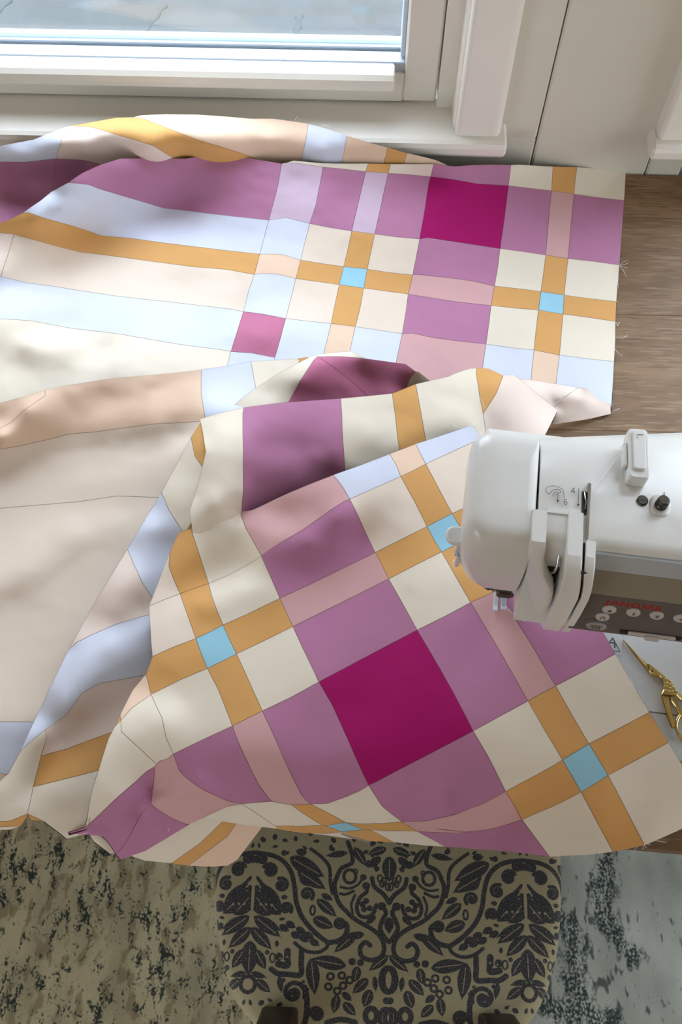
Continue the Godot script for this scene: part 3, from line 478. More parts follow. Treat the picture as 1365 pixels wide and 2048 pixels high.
func make_materials() -> void:
	var wv := weave()
	var cloth := {
		"white": Color(0.86, 0.88, 0.94), "ivory": Color(0.93, 0.865, 0.795), "cream": Color(0.935, 0.89, 0.815), "blush": Color(0.935, 0.86, 0.81),
		"peach": Color(0.94, 0.82, 0.715), "gold": Color(0.87, 0.66, 0.40), "mauve": Color(0.74, 0.50, 0.64), "lilac": Color(0.84, 0.74, 0.82),
		"pink": Color(0.85, 0.67, 0.67), "rose": Color(0.77, 0.46, 0.58), "magenta": Color(0.66, 0.012, 0.40), "blue": Color(0.62, 0.83, 0.91)}
	for k in cloth:
		var m := mat(cloth[k], 0.72, 0.0, 0.35)
		m.resource_name = k + " cotton"
		m.rim_enabled = true; m.rim = 0.25; m.rim_tint = 0.6
		m.backlight_enabled = true
		var bl := 0.16
		m.backlight = Color(bl, bl, bl)
		m.normal_enabled = true; m.normal_texture = wv; m.normal_scale = 0.12
		m.uv1_triplanar = true; m.uv1_world_triplanar = true; m.uv1_scale = Vector3(55, 55, 55)
		m.cull_mode = BaseMaterial3D.CULL_DISABLED
		M[k] = m
	M["lining"] = mat(Color(0.72, 0.58, 0.52), 0.8)
	M["paint"] = mat(Color(0.945, 0.925, 0.88), 0.35)
	M["wallpaint"] = mat(Color(0.86, 0.84, 0.775), 0.5)
	M["vinyl"] = mat(Color(0.76, 0.81, 0.86), 0.3)
	M["gasket"] = mat(Color(0.10, 0.13, 0.15), 0.6)
	M["plaster"] = mat(Color(0.93, 0.89, 0.81), 0.8)
	M["floorwood"] = mat(Color(0.62, 0.46, 0.31), 0.5)
	M["machine"] = mat(Color(0.86, 0.855, 0.83), 0.28)
	M["machine"].clearcoat_enabled = true; M["machine"].clearcoat = 0.3; M["machine"].clearcoat_roughness = 0.15
	M["bed"] = mat(Color(0.84, 0.85, 0.85), 0.3)
	M["black"] = mat(Color(0.02, 0.02, 0.02), 0.5)
	M["steel"] = mat(Color(0.78, 0.78, 0.78), 0.22, 1.0)
	M["footsteel"] = mat(Color(0.86, 0.89, 0.93), 0.35, 0.25)
	M["darksteel"] = mat(Color(0.30, 0.28, 0.25), 0.4, 1.0)
	M["taupe"] = mat(Color(0.52, 0.49, 0.43), 0.4)
	M["band"] = mat(Color(0.66, 0.68, 0.69), 0.3)
	M["darkpanel"] = mat(Color(0.36, 0.335, 0.315), 0.4)
	M["button"] = mat(Color(0.72, 0.69, 0.66), 0.4)
	M["ink"] = mat(Color(0.30, 0.28, 0.27), 0.6)
	M["red"] = mat(Color(0.62, 0.06, 0.05), 0.5)
	M["brass"] = mat(Color(0.88, 0.77, 0.50), 0.24, 1.0)
	M["darkwood"] = mat(Color(0.16, 0.085, 0.05), 0.4)
	M["threadwhite"] = mat(Color(0.93, 0.92, 0.90), 0.6)
	var gl := mat(Color(0.9, 0.97, 1.0, 0.08), 0.02)
	gl.transparency = BaseMaterial3D.TRANSPARENCY_ALPHA
	M["glass"] = gl
	# oak: long grain along the image's x
	var gn := FastNoiseLite.new(); gn.seed = 5; gn.frequency = 1.0; gn.fractal_octaves = 4
	var fine := FastNoiseLite.new(); fine.seed = 9; fine.frequency = 1.0; fine.fractal_octaves = 2
	var oak := img(1024, 512, func(x, y):
		var u: float = x * 0.004; var v: float = y * 0.05
		var warp := gn.get_noise_2d(u * 0.6, v * 0.06) * 1.0
		var g := gn.get_noise_2d(u * 0.35, v * 0.5 + warp)
		var p := fine.get_noise_2d(x * 0.018, y * 0.55)
		var t := clampf(0.5 + g * 0.75, 0, 1)
		var c := Color(0.485, 0.37, 0.255).lerp(Color(0.60, 0.485, 0.355), t)
		if p > 0.33: c = c.lerp(Color(0.74, 0.65, 0.54), clampf((p - 0.33) * 2.2, 0, 0.5))
		if p < -0.34: c = c.lerp(Color(0.39, 0.28, 0.185), clampf((-0.34 - p) * 2.5, 0, 0.6))
		return c)
	for k in 3:
		var o := mat(Color(0.93, 0.93, 0.93).darkened(0.05 * k), 0.5, 0.0, 0.4)
		o.albedo_texture = oak
		o.uv1_offset = Vector3(0.37 * k, 0.29 * k, 0)
		M["oak%d" % k] = o
	var oe := mat(Color(0.40, 0.29, 0.22), 0.55); oe.albedo_texture = oak; oe.uv1_triplanar = true; oe.uv1_scale = Vector3(1.2, 1.2, 1.2)
	M["oakframe"] = oe
	# paving outside: worn concrete
	var conc := img(512, 512, func(x, y):
		var g := gn.get_noise_2d(x * 0.01, y * 0.01) * 0.10 + fine.get_noise_2d(x * 0.35, y * 0.35) * 0.10
		return Color(0.20, 0.212, 0.208) * (1.0 + g * 1.2))
	var cm := mat(Color(1, 1, 1), 0.9); cm.albedo_texture = conc; cm.uv1_triplanar = true; cm.uv1_world_triplanar = true; cm.uv1_scale = Vector3(0.8, 0.8, 0.8)
	M["concrete"] = cm
	M["crack"] = mat(Color(0.17, 0.20, 0.20), 0.9)
	# printed upholstery and the rug
	var ch := mat(Color(1, 1, 1), 0.85, 0.0, 0.2); ch.albedo_texture = damask()
	ch.rim_enabled = true; ch.rim = 0.15
	M["damask"] = ch
	var rg := mat(Color(1, 1, 1), 0.95, 0.0, 0.1); rg.albedo_texture = rug_picture()
	M["rug"] = rg

# ink map helpers for the printed upholstery (units: 1976 across one repeat, 1400 down)
var ink := PackedByteArray()
const INK_W := 1024
const INK_H := 726
func ink_disc(x: float, y: float, r: float, v := 255) -> void:
	var k := float(INK_W) / 1976.0
	for side in [1, -1]:
		var cx: float = (x - 72.0) * k * side; var cy := y * k; var rr := r * k * (1.10 if v else 1.0)
		for yy in range(int(cy - rr), int(cy + rr) + 2):
			for xx in range(int(floor(cx - rr)), int(cx + rr) + 2):
				if (xx - cx) * (xx - cx) + (yy - cy) * (yy - cy) <= rr * rr:
					ink[posmod(yy, INK_H) * INK_W + posmod(xx, INK_W)] = v
func ink_line(pts: Array, w: float, v := 255) -> void:
	var s := spline(pts, 6)
	for i in s.size() - 1:
		var n := maxi(1, int(s[i].distance_to(s[i + 1]) / 5.0))
		for k in n:
			var q: Vector2 = s[i].lerp(s[i + 1], float(k) / n)
			ink_disc(q.x, q.y, w * 0.5, v)
func ink_leaf(a: Vector2, b: Vector2, w: float, vein := true) -> void:
	for k in 25:
		var t := k / 24.0
		var q := a.lerp(b, t)
		ink_disc(q.x, q.y, maxf(3.0, w * 0.5 * sin(PI * pow(t, 0.8))))
	if vein or w > 58.0: ink_line([a.lerp(b, 0.12), a.lerp(b, 0.5), a.lerp(b, 0.86)], 7.0, 0)
func ink_spiral(c: Vector2, r: float, w: float, dir := 1.0, start := 0.0) -> void:
	var pts := []
	for k in 15:
		var t := k / 14.0
		var a := start + dir * t * 4.4 * PI / 1.6
		pts.append(c + Vector2(cos(a), sin(a)) * r * (1.0 - 0.82 * t))
	ink_line(pts, w)
	ink_disc(c.x, c.y, w * 0.7)
func ink_ring(c: Vector2, rx: float, ry: float, w: float) -> void:
	var pts := []
	for k in 17: pts.append(c + Vector2(cos(TAU * k / 16.0) * rx, sin(TAU * k / 16.0) * ry))
	ink_line(pts, w)

func damask() -> ImageTexture:
	ink.resize(INK_W * INK_H)
	var v := func(s: String) -> Array:
		var out := []
		for q in s.split(" "): out.append(Vector2(float(q.get_slice(",", 0)), float(q.get_slice(",", 1))))
		return out
	ink_line(v.call("500,735 600,660 690,560 740,450 760,330 790,220 850,140 940,95 1060,78"), 32)
	ink_line(v.call("500,735 520,772 570,800 640,800 700,772 745,735"), 24)
	ink_line(v.call("380,-20 345,80 350,140 420,180 455,250 470,320 440,430 380,500 310,560 200,620 130,680 105,760 130,822 200,845 262,820 275,762 240,720 200,745"), 30)
	ink_line(v.call("650,40 560,110 510,180 500,290 480,380"), 24)
	ink_spiral(Vector2(945, 212), 52, 30, -1.0, -0.6); ink_spiral(Vector2(858, 318), 52, 26, -1.0, -1.2)
	ink_spiral(Vector2(815, 492), 44, 26, 1.0, 2.6); ink_spiral(Vector2(668, 382), 50, 24, 1.0, 2.4)
	ink_disc(1005, 128, 34); ink_disc(1040, 128, 28)
	ink_line(v.call("1035,270 990,320 905,390"), 24)
	ink_leaf(Vector2(1040, 340), Vector2(850, 540), 150, false); ink_leaf(Vector2(1045, 400), Vector2(930, 545), 130, false)
	for q in ["960,466", "1000,466", "920,470"]: ink_disc(float(q.get_slice(",", 0)), float(q.get_slice(",", 1)), 9, 0)
	ink_line(v.call("1060,300 1058,400 1060,500"), 20, 0)
	ink_line(v.call("1060,230 1040,300 1005,345"), 12, 0)
	ink_leaf(Vector2(1040, 555), Vector2(845, 700), 84); ink_leaf(Vector2(1055, 640), Vector2(905, 790), 80)
	ink_leaf(Vector2(980, 560), Vector2(840, 660), 40, false)
	ink_leaf(Vector2(1060, 740), Vector2(1060, 980), 110, false); ink_ring(Vector2(1060, 812), 14, 30, 9)
	ink_leaf(Vector2(1020, 800), Vector2(940, 930), 70, false); ink_disc(935, 812, 15); ink_ring(Vector2(895, 850), 18, 30, 12)
	ink_leaf(Vector2(1040, 960), Vector2(930, 990), 40, false); ink_ring(Vector2(1060, 1040), 52, 56, 26); ink_leaf(Vector2(1000, 1010), Vector2(900, 1090), 60, false)
	for q in ["775,615", "820,640", "700,655", "735,690", "640,690", "675,712", "600,738"]:
		ink_leaf(Vector2(float(q.get_slice(",", 0)) + 30, float(q.get_slice(",", 1)) - 22), Vector2(float(q.get_slice(",", 0)) - 32, float(q.get_slice(",", 1)) + 14), 46, false)
	ink_line(v.call("690,790 690,880 692,962 780,962 850,960 905,925"), 36)
	ink_line(v.call("790,800 790,850 790,900 860,890"), 44); ink_disc(850, 840, 26)
	for q in ["790,840", "810,870", "840,850"]: ink_disc(float(q.get_slice(",", 0)), float(q.get_slice(",", 1)), 7, 0)
	ink_leaf(Vector2(375, 890), Vector2(625, 850), 90); ink_leaf(Vector2(620, 850), Vector2(585, 1100), 88)
	ink_leaf(Vector2(300, 650), Vector2(460, 800), 70); ink_leaf(Vector2(250, 660), Vector2(370, 690), 50, false)
	ink_ring(Vector2(78, 980), 46, 84, 34); ink_leaf(Vector2(78, 810), Vector2(210, 920), 60, false)
	ink_ring(Vector2(90, 1240), 40, 58, 28); ink_disc(85, 1125, 22); ink_ring(Vector2(190, 1230), 40, 50, 36)
	for q in ["400,960", "480,968", "390,1030", "492,1040", "430,1068", "345,990"]: ink_ring(Vector2(float(q.get_slice(",", 0)), float(q.get_slice(",", 1))), 22, 22, 16)
	ink_leaf(Vector2(72, 90), Vector2(72, 270), 96, false)
	for q in ["20,285", "62,310", "110,270", "140,250"]: ink_ring(Vector2(float(q.get_slice(",", 0)), float(q.get_slice(",", 1))), 16, 26, 12)
	ink_line(v.call("72,430 110,370 180,310 200,240"), 30)
	ink_line(v.call("240,310 235,350 285,400 305,470 280,530 220,535 180,500 165,440"), 26); ink_disc(240, 308, 26); ink_disc(262, 245, 22)
	ink_line(v.call("262,245 300,300 360,330 430,320"), 18); ink_ring(Vector2(360, 240), 44, 50, 22); ink_ring(Vector2(318, 200), 14, 14, 10)
	for q in ["210,472", "252,480", "238,420", "265,445"]: ink_disc(float(q.get_slice(",", 0)), float(q.get_slice(",", 1)), 20)
	ink_line(v.call("320,380 345,450 330,520"), 18); ink_line(v.call("330,350 390,375 430,370"), 20)
	ink_leaf(Vector2(800, 110), Vector2(545, 250), 110); ink_leaf(Vector2(740, 210), Vector2(535, 340), 90)
	ink_leaf(Vector2(720, 250), Vector2(660, 320), 50, false); ink_ring(Vector2(622, 500), 16, 34, 14)
	ink_leaf(Vector2(590, 420), Vector2(450, 540), 70, false); ink_leaf(Vector2(610, 560), Vector2(470, 620), 80, false); ink_leaf(Vector2(560, 380), Vector2(480, 420), 40, false)
	ink_line(v.call("430,570 375,600 380,670 430,715 500,730"), 34); ink_disc(425, 590, 40)
	ink_line(v.call("125,455 95,500 120,560 135,620 95,690 72,712"), 30); ink_disc(125, 455, 28); ink_leaf(Vector2(70, 540), Vector2(70, 650), 58, false)
	ink_leaf(Vector2(130, 640), Vector2(90, 700), 24, false); ink_leaf(Vector2(170, 530), Vector2(240, 590), 40, false)
	ink_spiral(Vector2(735, 1090), 84, 30, 1.0, 2.8); ink_line(v.call("660,1050 640,1130 640,1240 660,1330"), 36); ink_ring(Vector2(735, 1100), 34, 30, 22)
	ink_spiral(Vector2(570, 1235), 50, 30, -1.0, 0.0); ink_leaf(Vector2(380, 1150), Vector2(300, 1230), 60, false); ink_leaf(Vector2(430, 1100), Vector2(450, 1220), 60, false)
	ink_leaf(Vector2(220, 980), Vector2(320, 1080), 66, false); ink_leaf(Vector2(290, 900), Vector2(310, 1000), 60, false); ink_leaf(Vector2(200, 1060), Vector2(240, 1170), 70, false)
	ink_leaf(Vector2(170, 960), Vector2(160, 1060), 36, false); ink_leaf(Vector2(390, 1080), Vector2(330, 1130), 44, false); ink_leaf(Vector2(840, 980), Vector2(820, 1090), 40, false)
	ink_line(v.call("300,1280 400,1262 500,1290"), 36); ink_disc(810, 1005, 14); ink_disc(670, 1012, 11); ink_disc(640, 1062, 12); ink_disc(270, 865, 22); ink_disc(330, 860, 24)
	var fill := RandomNumberGenerator.new(); fill.seed = 77
	for k in 420:   # small leaves and dots between the scrolls
		var q := Vector2(fill.randf_range(80, 1056), fill.randf_range(10, 1390))
		var room := true
		for a in 10:
			var o := q + Vector2(cos(TAU * a / 10), sin(TAU * a / 10)) * 34.0
			if ink[posmod(int(o.y * 0.5182), INK_H) * INK_W + posmod(int((o.x - 72.0) * 0.5182), INK_W)]: room = false; break
		if room:
			var d := Vector2.from_angle(fill.randf() * TAU) * 20.0
			ink_leaf(q - d, q + d, fill.randf_range(20, 34), false)
	ink_disc(848, 75, 20); ink_leaf(Vector2(690, 70), Vector2(760, 60), 50, false); ink_leaf(Vector2(380, 60), Vector2(540, 90), 46, false); ink_leaf(Vector2(330, 20), Vector2(240, 160), 60, false)
	ink_leaf(Vector2(100, 20), Vector2(230, 70), 60, false); ink_leaf(Vector2(140, 90), Vector2(230, 170), 56, false)
	var wear := FastNoiseLite.new(); wear.seed = 3; wear.frequency = 1.0; wear.fractal_octaves = 3
	var px := ink
	return img(INK_W, INK_H, func(x, y):
		var paper := Color(0.66, 0.625, 0.50) * (1.0 + wear.get_noise_2d(x * 0.9, y * 0.12) * 0.10)
		if px[y * INK_W + x] == 0: return paper
		var w := wear.get_noise_2d(x * 0.16, y * 0.16) + 0.35 * wear.get_noise_2d(x * 0.7, y * 0.7)
		var dye := Color(0.215, 0.225, 0.25).lerp(Color(0.31, 0.30, 0.30), clampf(0.5 + w, 0, 1))
		return dye.lerp(paper, clampf((w - 0.30) * 3.0, 0, 0.75)))

func rug_picture() -> ImageTexture:
	var a := FastNoiseLite.new(); a.seed = 21; a.frequency = 1.0; a.fractal_octaves = 3
	var b := FastNoiseLite.new(); b.seed = 33; b.frequency = 1.0; b.fractal_octaves = 2
	var arcs := []
	for s in [[Vector2(0.198, -0.136), Vector2(0.236, -0.106), Vector2(0.266, -0.077), Vector2(0.273, -0.03), Vector2(0.30, 0.02), Vector2(0.345, 0.04), Vector2(0.42, 0.05)],
			[Vector2(0.325, -0.17), Vector2(0.335, -0.11), Vector2(0.37, -0.07), Vector2(0.365, 0.0), Vector2(0.385, 0.04), Vector2(0.43, 0.07)],
			[Vector2(0.25, -0.2), Vector2(0.29, -0.14), Vector2(0.31, -0.09)], [Vector2(0.43, -0.18), Vector2(0.42, -0.1), Vector2(0.46, -0.04)],
			[Vector2(0.15, 0.085), Vector2(0.165, 0.045), Vector2(0.18, 0.085)], [Vector2(0.205, 0.10), Vector2(0.22, 0.055), Vector2(0.235, 0.10)]]:
		arcs.append_array(spline(s, 10))
	return img(1400, 900, func(x, y):
		# the rug spans 1.6 m by 1.03 m
		var wx: float = -0.9 + x * 0.001143; var wz: float = -0.45 + y * 0.001143
		var base := Color(0.71, 0.675, 0.55) if wx < 0.2 else Color(0.62, 0.63, 0.585)
		if wx > 0.05 and wx < 0.2: base = Color(0.71, 0.675, 0.55).lerp(Color(0.62, 0.63, 0.585), (wx - 0.05) / 0.15)
		var c := base * (1.0 + 0.10 * a.get_noise_2d(x * 0.7, y * 0.7) + 0.16 * a.get_noise_2d(x * 0.012, y * 0.006))
		var drag := a.get_noise_2d(x * 0.070, y * 0.028) ; var grit := b.get_noise_2d(x * 0.22, y * 0.17)
		var area := a.get_noise_2d(x * 0.013 + 40.0, y * 0.009)
		var loop := absf(b.get_noise_2d(x * 0.030 + 9.0, y * 0.026))
		var dark := 0.0
		if wx < 0.2:
			dark = clampf((drag * 0.9 + grit * 0.62 + area * 0.62 - 0.34) * 3.4, 0, 1)
			dark = maxf(dark, clampf((0.065 - loop) * 18.0, 0, 1) * clampf((grit * 0.7 + drag + 0.12 + area * 0.6) * 2.5, 0, 1))
			var tan_ := clampf((a.get_noise_2d(x * 0.04 + 90, y * 0.02) - 0.15) * 2.0, 0, 0.5)
			c = c.lerp(Color(0.47, 0.42, 0.31), tan_)
		else:
			var best := 9.0
			for q in arcs:
				var d := absf(q.x - wx) + absf(q.y - wz)
				if d < best: best = d
			dark = clampf((0.028 + drag * 0.02 - best) * 60.0, 0, 1) * clampf((grit * 1.1 + drag * 0.5 + 0.45) * 1.4, 0, 1)
			dark = maxf(dark, clampf((drag + area * 0.6 - 0.45) * 3.0, 0, 0.7))
		return c.lerp(Color(0.17, 0.20, 0.19), dark * 0.88))

# ------------------------------------------------------------------ the room
func slab(called: String, lo: Vector3, hi: Vector3, m: Material, parent: Node = self, bev := 0.0) -> MeshInstance3D:
	var st := st_new()
	bbox(st, (lo + hi) / 2.0, hi - lo, maxf(bev, 0.0004))
	var o := obj(called, done(st), m, parent)
	if parent == self: o.set_meta("kind", "structure")
	return o

func build_room() -> void:
	slab("floor", Vector3(-2.4, -0.1, -0.96), Vector3(2.4, 0.0, 3.2), M.floorwood)
	slab("ceiling", Vector3(-2.5, 2.4, -1.1), Vector3(2.5, 2.5, 3.3), M.plaster)
	var wl := Node3D.new(); wl.name = "wall_left"; add_child(wl); wl.set_meta("kind", "structure")
	slab("masonry", Vector3(-2.5, 0, -1.1), Vector3(-2.4, 2.4, DZ0), M.plaster, wl)
	slab("masonry", Vector3(-2.5, 0, DZ1), Vector3(-2.4, 2.4, 3.3), M.plaster, wl)
	slab("masonry", Vector3(-2.5, 2.15, DZ0), Vector3(-2.4, 2.4, DZ1), M.plaster, wl)
	slab("wall_front", Vector3(-2.4, 0, 3.2), Vector3(2.4, 2.4, 3.3), M.plaster)
	var wr := Node3D.new(); wr.name = "wall_right"; add_child(wr); wr.set_meta("kind", "structure")
	slab("masonry", Vector3(2.4, 0, -1.1), Vector3(2.5, 0.75, 3.3), M.plaster, wr)
	slab("masonry", Vector3(2.4, 2.15, -1.1), Vector3(2.5, 2.4, 3.3), M.plaster, wr)
	slab("masonry", Vector3(2.4, 0.75, -1.1), Vector3(2.5, 2.15, SZ0), M.plaster, wr)
	slab("masonry", Vector3(2.4, 0.75, SZ1), Vector3(2.5, 2.15, 3.3), M.plaster, wr)
	# side window on the right
	var w3 := Node3D.new(); w3.name = "window_3"; add_child(w3); w3.set_meta("kind", "structure")
	for z in [[SZ0, SZ0 + 0.05], [SZ1 - 0.05, SZ1]]:
		slab("stile", Vector3(2.43, 0.75, z[0]), Vector3(2.47, 2.15, z[1]), M.paint, w3, 0.003)
	for y in [[0.75, 0.81], [2.1, 2.15]]:
		slab("rail", Vector3(2.43, y[0], SZ0), Vector3(2.47, y[1], SZ1), M.paint, w3, 0.003)
	slab("glass", Vector3(2.448, 0.78, SZ0 + 0.04), Vector3(2.452, 2.12, SZ1 - 0.04), M.glass, w3)
	# a wide glazed garden door towards the far end of the left wall
	var d1 := Node3D.new(); d1.name = "door_1"; add_child(d1); d1.set_meta("kind", "structure")
	var dm := (DZ0 + DZ1) / 2.0
	for z in [[DZ0, DZ0 + 0.08], [dm - 0.04, dm + 0.04], [DZ1 - 0.08, DZ1]]:
		slab("stile", Vector3(-2.47, 0.0, z[0]), Vector3(-2.43, 2.15, z[1]), M.paint, d1, 0.003)
	slab("rail", Vector3(-2.47, 0.0, DZ0), Vector3(-2.43, 0.12, DZ1), M.paint, d1, 0.003)
	slab("rail", Vector3(-2.47, 2.07, DZ0), Vector3(-2.43, 2.15, DZ1), M.paint, d1, 0.003)
	slab("glass", Vector3(-2.452, 0.1, DZ0 + 0.06), Vector3(-2.448, 2.09, DZ1 - 0.06), M.glass, d1)
	var wb := Node3D.new(); wb.name = "wall_back"; add_child(wb); wb.set_meta("kind", "structure")
	var z0 := -1.08; var z1 := -0.978
	slab("masonry", Vector3(-2.4, 0, z0), Vector3(2.4, 0.795, z1), M.wallpaint, wb)
	slab("masonry", Vector3(-2.4, WT, z0), Vector3(0.118, 2.4, z1), M.wallpaint, wb)
	slab("masonry", Vector3(0.118, W2, z0), Vector3(2.4, 2.4, z1), M.wallpaint, wb)
	slab("masonry", Vector3(-2.4, 0.795, z0), Vector3(WX0, WT, z1), M.wallpaint, wb)
	slab("masonry", Vector3(0.118, 0.795, z0), Vector3(0.415, W2, z1), M.wallpaint, wb)
	slab("masonry", Vector3(2.0, 0.795, z0), Vector3(2.4, W2, z1), M.wallpaint, wb)
	# tongue-and-groove boards with open V joints
	for k in range(-18, 16):
		var x0 := 0.2205 + 0.151 * k; var x1 := x0 + 0.1495
		if x0 < -2.4 or x1 > 2.4: continue
		var top := 2.4
		if (x1 > WX0 and x0 < 0.118) or (x1 > 0.415 and x0 < 2.0): top = 0.795
		if x0 < 0.118 and x1 > 0.118:
			slab("plank", Vector3(0.118, 0.795, -0.978), Vector3(x1, 2.4, -0.96), M.wallpaint, wb, 0.0022)
		if x0 < 0.415 and x1 > 0.415:
			slab("plank", Vector3(x0, 0.0, -0.978), Vector3(0.415, 2.4, -0.96), M.wallpaint, wb, 0.0022)
			continue
		slab("plank", Vector3(x0, 0.0, -0.978), Vector3(x1, top, -0.96), M.wallpaint, wb, 0.0022)
	window_unit("window_1", WX0, 0.118, true, WT)
	window_unit("window_2", 0.415, 2.0, false, W2)
	# the paved yard outside
	var g := Node3D.new(); g.name = "ground"; add_child(g); g.set_meta("kind", "structure")
	slab("paving", Vector3(-14, -0.5, -16), Vector3(14, -0.4, -1.08), M.concrete, g)
	slab("paving", Vector3(-14, -0.5, -1.08), Vector3(-2.5, -0.4, 12), M.concrete, g)
	slab("paving", Vector3(2.5, -0.5, -1.08), Vector3(14, -0.4, 12), M.concrete, g)
	var cr := [[Vector2(-1.10, -2.70), Vector2(-1.14, -2.62), Vector2(-1.17, -2.56)], [Vector2(-0.62, -2.69), Vector2(-0.645, -2.63), Vector2(-0.68, -2.55)],
		[Vector2(-0.20, -2.66), Vector2(-0.205, -2.60), Vector2(-0.215, -2.54)], [Vector2(-0.42, -2.78), Vector2(-0.43, -2.74)], [Vector2(-0.46, -2.55), Vector2(-0.48, -2.52)], [Vector2(-0.92, -2.85), Vector2(-0.9, -2.78)]]
	for c in cr:
		var st := st_new(); var p := spline(c, 4)
		var w := []
		for i in p.size(): w.append(0.014 + 0.007 * sin(i * 2.1))
		var v3 := []
		for q in p: v3.append(Vector3(q.x, -0.4005, q.y))
		var rings := []
		for i in v3.size():
			rings.append(PackedVector3Array([v3[i] + Vector3(-w[i], 0, 0), v3[i] + Vector3(0, 0.002, 0), v3[i] + Vector3(w[i], 0, 0), v3[i] + Vector3(0, -0.002, 0)]))
		loft(st, rings)
		obj("crack", done(st), M.crack, g)

func window_unit(called: String, x0: float, x1: float, main: bool, WT: float) -> void:
	var w := Node3D.new(); w.name = called; add_child(w); w.set_meta("kind", "structure")
	var inward := 1.0 if main else -1.0
	# casing boards with eased edges, standing on the sill
	var c1 := [x1 - 0.004, x1 + 0.052]; var c0 := [x0 - 0.052, x0 + 0.004]
	for c in [c0, c1]:
		var st := st_new()
		var prof := rounded(c[0], -0.962, c[1], -0.938, [0.001, 0.001, 0.009, 0.006], 6)
		prism(st, Array(prof), func(p, d): return Vector3(p.x, d, p.y), 0.819, WT + 0.06)
		obj("casing", done(st), M.paint, w)
	slab("casing", Vector3(x0 - 0.052, WT, -0.962), Vector3(x1 + 0.052, WT + 0.06, -0.938), M.paint, w, 0.004)
	# sill with a rounded nose and horns past the casing
	var sp := [Vector2(-1.0, 0.795), Vector2(-0.932, 0.795), Vector2(-0.927, 0.797), Vector2(-0.9245, 0.802), Vector2(-0.9245, 0.811), Vector2(-0.927, 0.8165), Vector2(-0.932, 0.8185), Vector2(-1.0, 0.8195)]
	var st2 := st_new()
	prism(st2, sp, func(p, d): return Vector3(d, p.y, p.x), x0 - 0.058, x1 + 0.060, 0.003)
	obj("window_sill", done(st2), M.paint, w)
	# inner frame (jambs), stop beads, then the sash
	for s in [[x0, 1.0], [x1, -1.0]]:
		var e: float = s[0]; var d: float = s[1]
		slab("jamb", Vector3(minf(e, e + 0.026 * d), 0.815, -1.075), Vector3(maxf(e, e + 0.026 * d), WT, -0.985), M.paint, w, 0.001)
		slab("stop_bead", Vector3(minf(e, e + 0.007 * d), 0.819, -0.986), Vector3(maxf(e, e + 0.007 * d), WT, -0.950), M.paint, w, 0.002)
		slab("stile", Vector3(minf(e + 0.0275 * d, e + 0.069 * d), 0.822, -1.03), Vector3(maxf(e + 0.0275 * d, e + 0.069 * d), WT - 0.01, -0.990), M.paint, w, 0.0025)
		slab("glazing_bead", Vector3(minf(e + 0.069 * d, e + 0.0745 * d), 0.88, -1.03), Vector3(maxf(e + 0.069 * d, e + 0.0745 * d), WT - 0.05, -1.0), M.vinyl, w, 0.001)
	slab("head", Vector3(x0, WT - 0.03, -1.075), Vector3(x1, WT, -0.985), M.paint, w, 0.001)
	var gx0 := x0 + 0.069; var gx1 := x1 - 0.069
	slab("rail", Vector3(gx0, 0.822, -1.03), Vector3(gx1, 0.8655, -0.989), M.paint, w, 0.002)
	# lift lip along the rail, rounded, ending short of the stile
	var lip := [Vector2(-0.992, 0.858), Vector2(-0.981, 0.853), Vector2(-0.973, 0.853), Vector2(-0.969, 0.857), Vector2(-0.968, 0.864), Vector2(-0.970, 0.871), Vector2(-0.975, 0.8755), Vector2(-0.992, 0.8775)]
	var st3 := st_new()
	prism(st3, lip, func(p, d): return Vector3(d, p.y, p.x), gx0 + 0.012, gx1 - 0.012, 0.002)
	obj("lift_rail", done(st3), M.paint, w)
	slab("glazing_bead", Vector3(gx0, 0.865, -1.012), Vector3(gx1, 0.8785, -0.993), M.vinyl, w, 0.001)
	slab("gasket", Vector3(gx0, 0.870, -1.016), Vector3(gx1, 0.8812, -1.0125), M.gasket, w)
	slab("rail", Vector3(gx0, WT - 0.055, -1.03), Vector3(gx1, WT - 0.01, -0.989), M.paint, w, 0.002)
	slab("glass", Vector3(gx0, 0.868, -1.0122), Vector3(gx1, WT - 0.04, -1.0092), M.glass, w)
	slab("outer_sill", Vector3(gx0 - 0.02, 0.80, -1.05), Vector3(gx1 + 0.02, 0.862, -1.012), M.vinyl, w, 0.001)
	slab("outer_ridge", Vector3(gx0 - 0.02, 0.8615, -1.05), Vector3(gx1 + 0.02, 0.8690, -1.043), M.vinyl, w, 0.001)
	slab("outer_ridge", Vector3(gx0 - 0.02, 0.8615, -1.0335), Vector3(gx1 + 0.02, 0.8645, -1.030), M.vinyl, w, 0.001)
	if main:
		# wind-blown dirt lying in the outside track
		var st4 := st_new()
		for k in 90:
			var x := gx1 - 0.01 - 0.62 * k / 90.0 + 0.004 * sin(k * 7.3)
			var r := 0.0012 + 0.0028 * absf(noise.get_noise_2d(k * 0.9, 3.0))
			var ring := []
			for s2 in 2:
				var q := PackedVector3Array()
				for a in 6: q.append(Vector3(x + cos(a * TAU / 6) * r * (1.8 - s2), 0.862 + s2 * r * 1.2, -1.0225 + 0.004 * sin(k * 2.7) + sin(a * TAU / 6) * r * (1.4 - s2)))
				ring.append(q)
			loft(st4, ring)
		var o := obj("dirt", done(st4), M.crack, w); o.set_meta("kind", "stuff")

